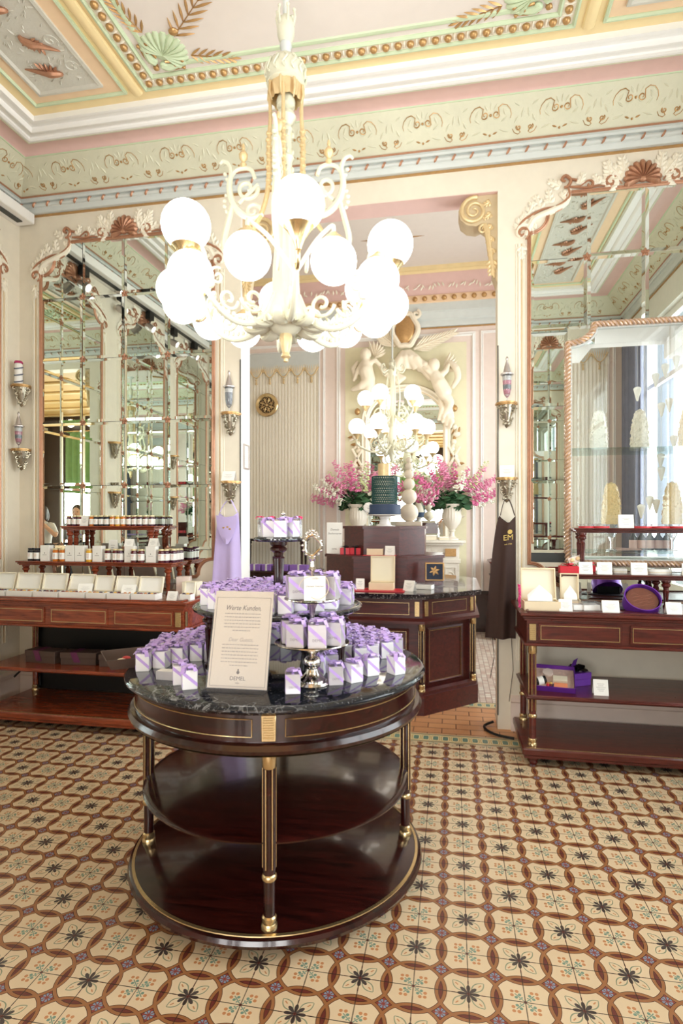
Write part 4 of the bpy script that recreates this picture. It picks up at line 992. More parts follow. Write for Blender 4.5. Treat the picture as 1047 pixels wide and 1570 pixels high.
def fluted_leg(name, parent, x, y, z0, z1, r, rg=None, m=None):
    m = m or M_['wood']; rg = rg or z0+.18
    b = MB(); b.lathe([(r*.9,z0+.03),(r*.9,rg),(r*.86,rg+.01),(r,rg+.03),(r,z1-.05)], 24, (x,y,0), fl=(.16, rg+.03, z1-.05)); b.lathe([(r*1.1,z1-.05),(r*1.15,z1)], 20, (x,y,0)); lg = b.build(name, m, parent, sharp=25)
    b = MB(); b.lathe([(r*1.02,z1-.055),(r*1.14,z1-.05),(r*1.14,z1-.01),(r*1.25,z1-.008),(r*1.25,z1)], 24, (x,y,0)); b.build('brass_cap', M_['brass'], lg)
    b = MB(); b.lathe([(r*.9,rg-.012),(r*1.1,rg-.01),(r*1.2,rg-.003),(r*1.1,rg+.006),(r*.95,rg+.01)], 24, (x,y,0)); b.build('brass_ring', M_['brass'], lg)
    b = MB(); b.lathe([(r*1.25,z0),(r*1.25,z0+.012),(r*1.05,z0+.02),(r*1.12,z0+.03),(r*1.12,z0+.04),(r*.9,z0+.045)], 24, (x,y,0)); b.build('brass_base', M_['brass'], lg)
    for q in range(6):
        a = 2*PI*q/6+.26; b = MB(); b.box(x+r*1.0*math.cos(a)-.0022, x+r*1.0*math.cos(a)+.0022, y+r*1.0*math.sin(a)-.0022, y+r*1.0*math.sin(a)+.0022, rg+.03, z1-.055, .0008); b.build('brass_fillet', M_['brass'], lg)
    return lg
for a in LA: fluted_leg('leg', T, .565*math.cos(a), .565*math.sin(a), .092, .70, .0225, .27)
turn('middle_shelf', [(0,.372),(.548,.372),(.566,.378),(.570,.386),(.560,.392),(.545,.395),(0,.395)], M_['wood'])
turn('bottom_shelf', [(0,.045),(.60,.045),(.622,.055),(.628,.07),(.622,.084),(.60,.092),(0,.092)], M_['wood'])
turn('brass_rim', [(.600,.0915),(.612,.090),(.611,.0935),(.600,.0945)], M_['brass'])
for a in LA: b = MB(); b.lathe([(.0,0),(.018,0),(.024,.012),(.02,.022),(.032,.03),(.034,.038),(.03,.046)], 20, (.53*math.cos(a), .53*math.sin(a), 0)); b.build('bun_foot', M_['wood'], T)
ZA, ZB, ZC_ = .878, 1.135, 1.425
turn('middle_marble', [(0,ZB-.026),(.355,ZB-.026),(.368,ZB-.018),(.370,ZB-.009),(.362,ZB-.002),(.352,ZB),(0,ZB)], MBL)
turn('top_marble', [(0,ZC_-.02),(.10,ZC_-.02),(.109,ZC_-.012),(.109,ZC_-.006),(.102,ZC_),(0,ZC_)], MBL, 48)
def baluster(x, y, z0, z1, r, parent, name='support_column', m=None):
    h = z1-z0; b = MB(); b.lathe([(r*.95,z0),(r*.95,z0+.01),(r*.6,z0+.02),(r*.62,z0+.03),(r*.95,z1-.075),(r*.95,z1-.068),(r*.75,z1-.062),(r*.8,z1-.05),(r*1.3,z1-.04),(r*1.35,z1-.03),(r*1.0,z1-.022),(r*1.35,z1-.014),(r*1.4,z1)], 24, (x,y,0), fl=(.2,z0+.03,z1-.075)); return b.build(name, m or M_['wood'], parent, sharp=25)
for a in (R(200)+YAW, R(-20)+YAW, R(70)+YAW, R(110)+YAW, R(235)+YAW): baluster(.295*math.cos(a), .295*math.sin(a), ZA, ZB-.026, .026, T)
baluster(0, 0, ZB, ZC_-.02, .028, T)

# ---- gift boxes with lilac ribbon
rib = mat('lilac_satin', (194,162,228), .32, var=.12, vs_=25, sheen=.3); ribd = mat('deep_lilac_satin', (160,122,206), .35, var=.12)
boxm = mat('white_glossy_box', (238,236,238), .3, var=.02); boxs = mat('silver_grey_box', (196,192,196), .3, .35, var=.12, vs_=20); prn = mat('grey_print', (150,140,150), .5)
def bow_mesh(s=1.0, seed=0):
    b = MB(); rr = random.Random(seed)
    for k, a in enumerate((.3,PI-.2,1.6+.2,-1.3)):
        a += rr.uniform(-.35,.35); L = s*rr.uniform(.018,.026); up = rr.uniform(.3,.75)
        ca, sa = math.cos(a), math.sin(a); pts = [(0,0,.002),(L*.5*ca,L*.5*sa,L*.8*up),(L*ca,L*sa,L*1.0*up),(L*1.15*ca,L*1.15*sa,L*.55*up),(L*.75*ca,L*.75*sa,L*.25),(0,0,.004)]
        nr = (-sa,ca,0)
        w = .0092*s; P = []
        for i, p in enumerate(pts):
            ww = w*(.35 if i in (0,5) else 1.1); P.append([(p[0]-nr[0]*ww,p[1]-nr[1]*ww,p[2]),(p[0]+nr[0]*ww,p[1]+nr[1]*ww,p[2]),(p[0]+nr[0]*ww,p[1]+nr[1]*ww,p[2]+.0008),(p[0]-nr[0]*ww,p[1]-nr[1]*ww,p[2]+.0008)])
        b.loft(P)
    for k in range(3):
        a = rr.uniform(0,6.28); ca, sa = math.cos(a), math.sin(a); L = s*rr.uniform(.03,.045); nr = (-sa,ca,0); P = []
        for i in range(5):
            t = i/4; p = (L*t*ca, L*t*sa, .012*s*math.sin(t*2.6)-.016*s*t*t+.004+.004*math.sin(t*9+k)*s); ww = .0075*s
            P.append([(p[0]-nr[0]*ww,p[1]-nr[1]*ww,p[2]),(p[0]+nr[0]*ww,p[1]+nr[1]*ww,p[2]),(p[0]+nr[0]*ww,p[1]+nr[1]*ww,p[2]+.0008),(p[0]-nr[0]*ww,p[1]-nr[1]*ww,p[2]+.0008)])
        b.loft(P)
    b.sphere((0,0,.007), (.007*s,.006*s,.006*s), 8, 6)
    return b
BW, BH = .054, .072
def band_on(b, w, h, th=.0007):
    """diagonal ribbon round two faces plus over the lid"""
    e = w/2+th
    for (ax, sg) in ((0,-1),(0,1),(1,-1),(1,1)):
        q = []
        for u, z0 in ((-1, h*.80), (1, h*.12)):
            uu = u*w/2*(1 if sg < 0 else -1)
            for dz in (0, h*.20): q.append((uu, sg*e, z0+dz) if ax == 0 else (sg*e, uu*-1, z0+dz))
        a, b_, c, d = q; ins = [(p[0]-(0 if ax == 0 else sg*.001), p[1]-(sg*.001 if ax == 0 else 0), p[2]) for p in q]
        b.loft([[a,b_,d,c],[ins[0],ins[1],ins[3],ins[2]]])
    b.box(-w*.09,w*.09,-w/2-th,w/2+th,h,h+th*1.5)
def make_gift(variant, w=BW, h=BH):
    t = thing('gift_box', 'x', 'gift box')
    b = MB(); b.box(-w/2,w/2,-w/2,w/2,0,h*.985,.0015); b.build('carton', boxm if variant != 1 else boxs, t)
    b = MB(); band_on(b, w, h) ; b.build('ribbon', rib, t)
    if variant == 1: text('DEMEL', .011, WM((.002,-w/2-.0003,h*.34), (1,0,0), (0,0,1), (0,-1,0)), prn, t)
    o = bow_mesh(1.05, variant*11+3).build('bow', rib, t, (0,0,h)); return t
protos = [make_gift(i) for i in range(5)]; used = [False]*5
def gift(i, loc, rz, lb, group=None, sc_=1.0):
    if not used[i]: o = protos[i]; used[i] = True; o.location = loc; o.rotation_euler = (0,0,rz); o['label'] = lb; o.scale = (sc_,)*3
    else: o = dup(protos[i], loc, rz, lb, scale=sc_)
    if 'group' in o: del o['group']
    if group: o['group'] = group
    return o
placed = []
def free(x, y, d): return all((x-a)**2+(y-b)**2 > d*d for a, b in placed)
g5 = random.Random(11)
# world points of the clear front edge of the crowd on the lower marble (relative to the table centre, camera axes)
def camxy(r, t): # camera-right, camera-forward -> table-relative
    X = -math.sin(YAW)*t+math.cos(YAW)*r; Y = math.cos(YAW)*t+math.sin(YAW)*r; return X, Y
cols_ = [camxy(.295*math.cos(R(d)), .295*math.sin(R(d))) for d in (200,-20,70,110,235)]
# lower tier
n = 0; sp = .0600
front = lambda r: (-.02-.72*abs(r+.30)) if r < -.30 else (-.02-(.44*(r+.30)/.20)) if r < -.10 else (-.46 if r < .02 else -.46+.62*(r-.02))
for iy in range(-11, 12):
    for ix in range(-11, 12):
        r = ix*sp+g5.uniform(-.006,.006)+(sp/2 if iy % 2 else 0)*0; t_ = iy*sp+g5.uniform(-.006,.006)
        rad = math.hypot(r, t_)
        if rad > .585 or t_ < front(r)+.02: continue
        if r < -.03 and t_ < -.26: pass
        if -.30 < r < .16 and t_ < -.40: continue
        if -.04 < r < .17 and t_ < -.24 and t_ > -.45: continue
        if rad < .26 and t_ > -.2: continue       # shaded hollow under the middle tier
        if r > -.05 and t_ < -.30+.9*max(0,r-.12): continue
        x, y = camxy(r, t_)
        if any(math.hypot(x-a, y-b) < .062 for a, b in cols_): continue
        left = r < 0; n += 1; placed.append((TX+x, TY+y))
        back_ = t_ > .25
        lb = ('white lilac-bowed box in the crowd on the left of the lower marble' if left else 'white lilac-bowed box in the crowd on the right of the lower marble') if not back_ else ('white lilac-bowed box at the far back left of the lower marble' if left else 'white lilac-bowed box at the far back right of the lower marble')
        gr = ('favour boxes lower tier left','favour boxes lower tier right')[not left] if not back_ else ('favour boxes lower tier back left','favour boxes lower tier back right')[not left]
        gift(g5.randrange(5), (TX+x, TY+y, ZA), YAW+g5.choice((0,PI/2,PI,-PI/2))+g5.uniform(-.25,.25), lb, gr)
nl = n
# middle tier
for iy in range(-6, 7):
    for ix in range(-6, 7):
        r = ix*sp+g5.uniform(-.005,.005); t_ = iy*sp+g5.uniform(-.005,.005); rad = math.hypot(r, t_)
        if rad > .318 or rad < .055: continue
        if .07 < r < .20 and t_ < -.26: continue
        x, y = camxy(r, t_); n += 1
        lb = ('left','right')[r > 0]; q = 'front' if t_ < -.09 else 'back'
        gift(g5.randrange(5), (TX+x, TY+y, ZB), YAW+g5.choice((0,PI/2,PI,-PI/2))+g5.uniform(-.3,.3), 'white favour box with lilac bow packed on the %s %s of the middle marble tier' % (q, lb), 'favour boxes middle tier %s %s' % (q, lb))
print('GIFTS', nl, n)
# three larger gift boxes and pink tied glass cones on the top tier
for i, (r, t_, rz, lb) in enumerate(((-.045,-.01,.3,'larger white gift box with lilac bow, left one on the small top tier'),(.015,-.045,0,'larger white gift box with lilac bow, front one on the small top tier'),(.055,.02,-.5,'larger white gift box with lilac bow, right one on the small top tier'))):
    x, y = camxy(r, t_); gift((0,1,3)[i], (TX+x, TY+y, ZC_), YAW+rz, lb, None, 1.0)
pkr = mat('magenta_ribbon', (214,50,100), .4)
for i, (r, t_, z, lb) in enumerate(((-.085,.03,ZC_,'clear sweet tube with pink bow on the left edge of the small top tier'),(-.035,.055,ZC_,'clear sweet tube with pink bow second from the left behind the top tier boxes'),(.015,.065,ZC_,'clear sweet tube with silver cap behind the front top tier box'),(.09,.045,ZC_,'clear sweet tube with pink bow on the right edge of the small top tier'))):
    x, y = camxy(r, t_); t = thing('sweet_tube', lb, 'sweet tube', (TX+x, TY+y, z)); h = .088 if i != 2 else .092
    b = MB(); b.lathe([(0,0),(.011,0),(.012,.01),(.012,h-.02),(.008,h-.01),(.009,h+.004),(0,h+.006)], 14); b.build('tube', glassjar, t)
    b = MB(); b.lathe([(0,.002),(.010,.002),(.010,h*.6),(0,h*.6)], 10); b.build('sweets', whitem, t)
    if i != 2: o = bow_mesh(.6, 40+i).build('bow', pkr, t, (0,0,h-.006))
    else: b = MB(); b.sphere((0,0,h+.01), .010, 10, 8); b.build('cap', M_['silver'], t)

# ---- silver tiered stand
x, y = camxy(.168, -.375); SX, SY = TX+x, TY+y
t = thing('silver_tiered_stand', 'two-plate silver stand with a pierced cartouche handle holding gift boxes', 'cake stand', (SX, SY, ZA))
b = MB(); b.lathe([(0,0),(.062,0),(.066,.006),(.06,.014),(.05,.016),(.052,.022),(.04,.030),(.026,.045),(.020,.06),(.030,.07),(.034,.085),(.028,.10),(.016,.108),(.02,.118),(.03,.128),(.03,.136),(.018,.145)], 36, fl=(.06,.02,.10)); b.build('foot', M_['silver'], t)
b = MB(); b.lathe([(0,.148),(.05,.146),(.11,.150),(.136,.156),(.142,.160),(.140,.163),(.11,.156),(0,.153)], 48); b.build('lower_plate', M_['silver'], t)
b = MB(); b.lathe([(.008,.15),(.010,.17),(.007,.19),(.012,.22),(.009,.26),(.014,.29),(.02,.305),(.016,.315)], 16); b.build('stem', M_['silver'], t)
b = MB(); b.lathe([(0,.315),(.05,.313),(.09,.317),(.106,.324),(.105,.328),(.08,.322),(0,.320)], 44); b.build('upper_plate', M_['silver'], t)
b = MB(); b.lathe([(.008,.32),(.006,.40),(.010,.43),(.016,.436),(.008,.445),(.007,.465),(.014,.475),(.006,.485)], 14)
H = WM((0,0,.525), (math.cos(YAW),math.sin(YAW),0), (0,0,1), (math.sin(YAW),-math.cos(YAW),0)); hb = MB(H)
hb.tube([((.030+.004*math.cos(3*a))*math.cos(a), (.036+.003*math.cos(4*a))*math.sin(a), 0) for a in [2*PI*k/40 for k in range(40)]], .0055, 8, closed=True)
for k in range(14): a = 2*PI*k/14; hb.sphere((.036*math.cos(a), .042*math.sin(a), 0), .006, 8, 6)
for s in (-1,1): hb.tube([(p[0]*s, p[1], 0) for p in spiral(.014,.045,.003,.014,2.4,-1.1,14)], .004, 6)
hb.sphere((0,.056,0), .007, 8, 6); b.build('upper_stem', M_['silver'], t); hb.build('cartouche_handle', M_['silver'], t)
for lev, (zz, R0, items) in enumerate(((.158, .085, ((-.085,.01,.2),(-.052,-.066,-.2),(.022,-.08,.05),(.085,-.03,-.25),(.055,.055,.5),(-.03,.075,.8))), (.324, .06, ((-.062,.0,.25),(.066,.0,-.3),(.0,.062,.1))))):
    for i, (r, t_, rz) in enumerate(items):
        x, y = camxy(r, t_); lb = 'silver-grey gift box on the %s plate of the silver stand, %s' % (('lower','upper')[lev], (('far left','front left','front centre','front right','back right','back left'),('left of the card','right of the card','behind the card'))[lev][i])
        gift(1, (SX+x, SY+y, ZA+zz), YAW+rz, lb, None, 1.22)
# card on the upper plate
def frame_card(loc, w, h, rz, tilt, lb, name, fills, acr=True, border=None, cat='sign'):
    t = thing(name, lb, cat, loc, rz)
    M = WM((0,0,0), (1,0,0), (0,math.sin(tilt),math.cos(tilt)), (0,-math.cos(tilt),math.sin(tilt)))
    b = MB(M); b.box(-w/2,w/2,.004,h,-.001,.001); b.build('card', M_['paper'] if not border else border, t)
    if acr:
        b = MB(M); b.box(-w/2-.004,w/2+.004,0,h+.005,.0016,.0034); b.build('acrylic_front', M_['acrylic'], t)
        b = MB(); b.box(-w/2-.004,w/2+.004,-.045,.05,0,.003); b.box(-w/2-.004,w/2+.004,-.047,-.044,0,.018) ; b.build('acrylic_foot', M_['acrylic'], t)
    fills(t, M); return t
def fill_small(t, M):
    M2 = M @ Matrix.Translation((0,0,.0012)); text('DEMEL', .007, M2 @ Matrix.Translation((0,.082,0)), M_['ink'], t)
    text('Demels Veilchen', .0095, M2 @ Matrix.Translation((0,.055,0)), M_['ink'], t, shear=.3)
    b = MB(M2); b.tube([(.040*math.cos(a)+.010, .055+.046*math.sin(a), .0002) for a in [-2.2+i*.2 for i in range(16)]], .0012, 4); b.tube([(.045*math.cos(a)-.012, .05+.04*math.sin(a), .0002) for a in [.9+i*.2 for i in range(12)]], .001, 4); b.build('flourish', mat('beige_ink', (224,204,176), .6), t)
x, y = camxy(.015, -.105); frame_card((SX+x, SY+y, ZA+.327), .078, .092, YAW+.05, .12, 'small printed card leaning on the upper plate of the silver stand', 'name_card', fill_small, False)
# big framed notice
def fill_big(t, M):
    M2 = M @ Matrix.Translation((0,0,.0011)); ink = M_['ink']
    b = MB(M2); b.sweep(rect(-.106,.106,.012,.338), [(0,0),(0,.0008),(.001,.0008),(.001,0)], True); b.build('printed_border', ink, t)
    text('Werte Kunden,', .026, M2 @ Matrix.Translation((0,.298,0)), ink, t, shear=.35, sx=.85)
    text('Dear Guests,', .020, M2 @ Matrix.Translation((0,.180,0)), mat('light_ink', (188,178,168), .7), t, shear=.35, sx=.9)
    text('DEMEL', .020, M2 @ Matrix.Translation((0,.040,0)), ink, t); text('WIEN', .006, M2 @ Matrix.Translation((0,.024,0)), ink, t)
    b = MB(M2); b.sphere((0,.062,0), (.006,.006,.0008), 10, 6); b.sphere((0,.071,0), (.003,.004,.0008), 8, 5); b.build('crest', ink, t)
    rr = random.Random(1); b = MB(M2)
    for blk in ((.275,6),(.160,7)):
        for k in range(blk[1]):
            y = blk[0]-.0125*k; w = .07 if k < blk[1]-1 else .035; x = -w
            while x < w: L = rr.uniform(.004,.013); b.box(x, min(w,x+L), y, y+.0032, 0, .0006); x += L+.0025
    b.build('printed_lines', mat('pale_print', (176,168,160), .7), t)
x, y = camxy(-.105, -.448); frame_card((TX+x, TY+y, ZA), .228, .362, YAW-.16, .27, 'tall cream notice in a clear acrylic holder headed Werte Kunden at the table edge', 'framed_notice', fill_big, True, mat('cream_notice_paper', (236,226,206), .6, var=.01))
# loose boxes in front
def front_gift(r, t_, rz, lb, i): x, y = camxy(r, t_); gift(i, (TX+x, TY+y, ZA), YAW+rz, lb)
front_gift(.103, -.475, .1, 'single silver-grey gift box between the framed notice and the silver stand', 1)
front_gift(-.285, -.42, .35, 'white gift box with lilac bow nearest the table edge left of the framed notice', 0)
front_gift(-.335, -.36, .3, 'white gift box just behind the one nearest the edge left of the notice', 2)
front_gift(-.54, -.165, .1, 'white gift box with lilac ribbon at the far left edge of the lower marble top', 3)
front_gift(.325, -.33, .55, 'white gift box standing second to the right of the silver stand foot', 2)
front_gift(.255, -.365, .15, 'silver-grey gift box with large lilac bow directly right of the silver stand foot', 1)
front_gift(.395, -.235, .45, 'white gift box with lilac sash standing alone at the front right of the crowd', 4)
front_gift(.50, -.215, .6, 'white gift box with diagonal lilac sash nearest the right rim of the marble top', 0)
x, y = camxy(-.40, -.30); t = thing('small_carton', 'flat grey-white carton lying without ribbon at the left of the lower marble top', 'box', (TX+x, TY+y, ZA), YAW-.25)
b = MB(); b.box(-.04,.04,-.022,.022,0,.034,.0015); b.build('carton', boxs, t); b = MB(); b.box(-.036,.036,-.018,.018,.034,.0345); b.build('label', M_['paper'], t)
# brown open tray with striped contents at the left rim
x, y = camxy(-.585, -.02); t = thing('open_chocolate_tray', 'dark brown open tray of sweets overhanging the left rim of the round table', 'tray', (TX+x, TY+y, ZA), YAW+.5)
brb = mat('brown_card', (84,66,58), .6)
b = MB(); b.box(-.15,.10,-.09,.08,0,.004); b.build('base', brb, t); b = MB(); b.sweep(rect(-.15,.10,-.09,.08), [(0,0),(-.022,.045),(-.018,.045),(.003,0)], True); b.build('side_wall', brb, t)
rr = random.Random(9)
for k in range(10):
    b = MB(); b.sphere((rr.uniform(-.1,.1), rr.uniform(-.05,.05), .014), (.020,.016,.011), 10, 7); b.build('sweet', mat('sweet_%d' % k, ((214,178,96),(196,60,60),(236,220,190))[k % 3], .4), t)
# ================================================================== SIDE COUNTERS WITH TIERED SHELVES
def counter(x0, x1, yf, yb, ztop, wm, lb, back=None):
    w = x1-x0; t = thing('display_counter', lb, 'counter', (x0, yf, 0)); d = yb-yf
    b = MB(); b.box(-.035, w+.035, -.035, d, ztop-.022, ztop-.001, .006); b.box(-.02, w+.02, -.02, d, ztop-.038, ztop-.022, .004); b.box(-.008, w+.008, -.008, d, ztop-.05, ztop-.038); b.build('counter_top', wm, t)
    b = MB(); b.sweep([(w-.02, d), (w-.02, -.005), (.02, -.005), (.02, d)], [(0,ztop),(0,ztop+.010),(.012,ztop+.008),(.012,ztop)], False); b.build('raised_edge', wm, t)
    b = MB(); b.box(.005, w-.005, .005, d, ztop-.19, ztop-.05, .003); b.build('frieze', wm, t)
    b = MB(); b.box(-.012, w+.012, -.012, d, ztop-.205, ztop-.188, .005); b.build('frieze_moulding', wm, t)
    n = 3; m = .085; pw = (w-2*m-.07*(n-1))/n
    for k in range(n):
        a = m+k*(pw+.07); p = MB(); p.box(a-.012, a+pw+.012, -.004, .006, ztop-.176, ztop-.064, .002); p.build('drawer_panel', wm, t)
        p = MB(WM((0,-.005,0), (1,0,0), (0,0,1), (0,-1,0))); p.sweep(rect(a, a+pw, ztop-.165, ztop-.078), [(0,0),(0,.002),(.004,.002),(.004,0)], True); p.build('brass_panel_line', M_['brass'], t)
    for a in (.04, w-.04):
        p = MB(); p.box(a-.020, a+.020, -.006, .004, ztop-.172, ztop-.070, .002)
        for q in range(8): p.box(a-.015, a+.015, -.009, -.006, ztop-.163+.0115*q, ztop-.157+.0115*q)
        p.build('fluted_plaque', M_['brass'], t)
    for q in (.04, .09):
        p = MB(); p.box(w+.001, w+.006, q-.015, q+.015, ztop-.172, ztop-.070, .002); 
        if q < .05: p.build('side_plaque', M_['brass'], t)
    for (a, y) in ((.045,.045),(w-.045,.045),(.045,d-.05),(w-.045,d-.05)): fluted_leg('leg', t, a, y, .115, ztop-.205, .023, .30, wm)
    for z in (.425,): b = MB(); b.box(.01, w-.01, .01, d-.01, z-.022, z+.005, .006); b.box(.0, w, .0, d, z-.012, z-.004, .003); b.build('middle_shelf', wm, t)
    b = MB(); b.box(-.02, w+.02, -.02, d, .07, .115, .008); b.box(-.01, w+.01, -.01, d, .055, .07); b.build('bottom_shelf', wm, t)
    b = MB(); b.box(0, w, -.008, -.003, .1145, .1175); b.build('brass_line', M_['brass'], t)
    for a, y in ((.05,.05),(w-.05,.05),(.05,d-.05),(w-.05,d-.05)): b = MB(); b.lathe([(.0,0),(.02,0),(.026,.015),(.02,.025),(.034,.035),(.036,.045),(.03,.056)], 18, (a,y,0)); b.build('bun_foot', wm, t)
    if back: b = MB(); b.box(back, w-.02, d-.016, d-.010, .12, ztop-.2); b.build('back_panel', M_['black'], t)
    return t
counter(-3.38, -1.79, 3.68, 4.24, .94, M_['woodLit'], 'long polished mahogany counter with brass-lined drawers under the left mirror', .02)
counter(.445, 2.10, 3.68, 4.24, .94, M_['woodR'], 'red mahogany counter with brass-lined drawers under the right mirror')
def etagere(x0, x1, yf, yb, z0, z1, wm, lb, nc=2, inner=False):
    t = thing('tiered_shelf', lb, 'shelf', (x0, yf, 0)); w = x1-x0; d = yb-yf
    b = MB(); b.box(-.01, w+.01, -.01, d, z1-.012, z1, .004); b.box(0, w, 0, d, z1-.024, z1-.010, .004); b.box(.01, w-.01, .01, d-.01, z1-.032, z1-.024); b.build('shelf_board', wm, t)
    for a in [.05+(w-.10)*k/(nc-1) for k in range(nc)]:
        for y in (.04, d-.035): baluster(a, y, z0, z1-.03, .020, t, 'column', wm)
    return t
etagere(-3.35, -2.04, 4.0, 4.26, .94, 1.178, M_['woodLit'], 'lower mahogany riser of jam jars and white cartons on the left counter', 3)
etagere(-3.04, -2.24, 4.11, 4.26, 1.178, 1.452, M_['woodLit'], 'upper mahogany riser carrying the row of small jam jars by the left mirror')
etagere(.70, 2.0, 4.0, 4.26, .94, 1.145, M_['woodR'], 'lower red mahogany riser of white cards and red boxes on the right counter', 3)
etagere(.815, 1.87, 4.10, 4.26, 1.145, 1.445, M_['woodR'], 'upper red mahogany riser of red sweet tins in front of the glass vitrine')

# jam jars
jc = {'red': mat('red_jam', (92,26,30), .12, coat=.5), 'black': mat('blackcurrant_jam', (28,24,34), .12, coat=.5), 'orange': mat('apricot_jam', (210,120,40), .15, coat=.5), 'yellow': mat('lemon_jam', (232,176,50), .15, coat=.5), 'plum': mat('plum_jam', (74,28,52), .12, coat=.5)}
jl = mat('pale_gold_lid', (222,206,160), .35, .4); jlk = mat('black_lid', (32,32,38), .35)
def make_jar(col, lid, h=.095, r=.025):
    t = thing('jam_jar', 'x', 'jar'); b = MB(); b.lathe([(0,0),(r*.95,0),(r,.004),(r,h*.78),(r*.82,h*.86),(r*.82,h*.9),(0,h*.9)], 8, a0=PI/8); b.build('jar_body', jc[col], t, sharp=20)
    b = MB(); b.lathe([(r*1.012,h*.16),(r*1.03,h*.16),(r*1.03,h*.66),(r*1.012,h*.66)], 8, cap=False, a0=PI/8); b.build('paper_label', M_['paper'], t, sharp=20)
    b = MB(); b.lathe([(0,h*.88),(r*.88,h*.88),(r*.9,h*.9),(r*.88,h*1.0),(0,h*1.0)], 16); b.build('lid', lid, t)
    b = MB()
    for k in range(3): b.box(-r*(.5-.1*k), r*(.5-.1*k), -r*.99, -r*.965, h*(.54-.1*k), h*(.56-.1*k))
    b.build('label_print', mat('salmon_print_'+col, (226,150,130), .6), t)
    return t
JP = {}; JU = {}
def jar(col, x, y, z, lb, g=None, big=True):
    k = (col, big)
    if k not in JP: JP[k] = o = make_jar(col, jlk if (col == 'black' and big) else jl, .100 if big else .082, .0255 if big else .0215); o.location = (x,y,z)
    else: o = dup(JP[k], (x,y,z))
    o['label'] = lb
    if 'group' in o: del o['group']
    if g: o['group'] = g
def jam_box(x, y, z, lb, w=.080, h=.122, d=.055, g=None):
    t = thing('jam_carton', lb, 'box', (x,y,z), 0, g); b = MB(); b.box(-w/2,w/2,-d/2,d/2,0,h,.0015); b.build('carton', M_['paper'], t)
    b = MB(); b.sphere((0,-d/2,h*.52), (.003,.0006,.006), 8, 6); b.box(-.018,.018,-d/2-.0004,-d/2,h*.38,h*.40); b.build('printed_crest', M_['ink'], t); return t
ZL = 1.178
def X_(u, Y): k = (u-523.5)/890; t = Y/(math.cos(YAW)+k*math.sin(YAW)); return t*(-math.sin(YAW)+k*math.cos(YAW))
seq = [('black',47),('black',56.5),('box',70),('orange',85),('orange',95.5),('box',108),('box',123),('yellow',136.5),('box',150),('red',165),('red',177),('plum',184),('box',199),('red',206.5),('red',217.5),('box',232),('red',247)]
nb = 0; cnt = {}
for i, (k, u) in enumerate(seq):
    x = X_(u, 4.04)
    if k == 'box':
        nb += 1; jam_box(x, 4.055, ZL, 'white jam carton on the lower left riser, ' + ['beside the black-lidded jars','touching the apricot jars','touching the single yellow jar','right of the yellow jar','left of the middle red jars','near the right end'][nb-1], .078 if k == 'box' else .08)
    else: jar(k, x, 4.045 if not (k == 'red' and 200 < u < 225) else 4.03, ZL, {'black':'small jar with black lid at the left end of the lower riser','orange':'jar of apricot jam on the lower left riser','yellow':'single jar of yellow jam between white cartons on the lower left riser','plum':'dark plum jar right of the left pair of red jars on the lower riser'}.get(k, ('red jam jar of the left pair on the lower left riser' if u < 190 else 'red jam jar between the two card-topped cartons on the lower riser') if u < 230 else 'red jam jar right of the last carton on the lower riser'), {'black':'black-lidded jars','orange':'apricot jars'}.get(k, ('red pair left' if u < 190 else 'red pair middle') if k == 'red' and u < 230 else None))
tent((X_(199,4.05), 4.05, ZL+.122), .07, .055, 'white folded card on the carton left of the middle red jars', .1, depth=.05); tent((X_(236,4.05), 4.05, ZL+.122), .075, .06, 'white folded card on the carton near the right end of the lower riser', -.1, depth=.05)
tent((X_(177,4.18), 4.15, ZL), .075, .165, 'tall white card standing behind the left pair of red jars', 0, depth=.04)
for k, (x, y) in enumerate(((-2.115,4.06),(-2.075,4.10),(-2.075,4.155),(-2.075,4.21),(-2.13,4.12),(-2.13,4.18))):
    jar('plum', x, y, ZL, 'plum jam jar in the cluster at the right end of the lower left riser', 'plum jar cluster')
us = ['red','plum','red','card','orange','black','black','black','orange','yellow','orange','red','red','plum','red','plum']
for i, c in enumerate(us):
    x = -2.995+i*.0475
    if c == 'card': tent((x, 4.14, 1.452), .072, .082, 'white card standing in the upper row of small jam jars', 0, depth=.03)
    else: jar(c, x+(.012 if i == 4 else 0), 4.145, 1.452, {'red':'small red jam jar in the front row of the upper left riser','plum':'small plum jam jar in the front row of the upper left riser','orange':'small apricot jam jar in the front row of the upper left riser','yellow':'single small yellow jam jar in the front row of the upper left riser','black':'small blackcurrant jam jar in the front row of the upper left riser'}[c], 'upper riser '+c if c != 'yellow' else None, False)
for i in range(14): jar('plum', -2.99+i*.052, 4.215, 1.452, 'small plum jam jar in the back row of the upper left riser', 'upper riser back row', False)

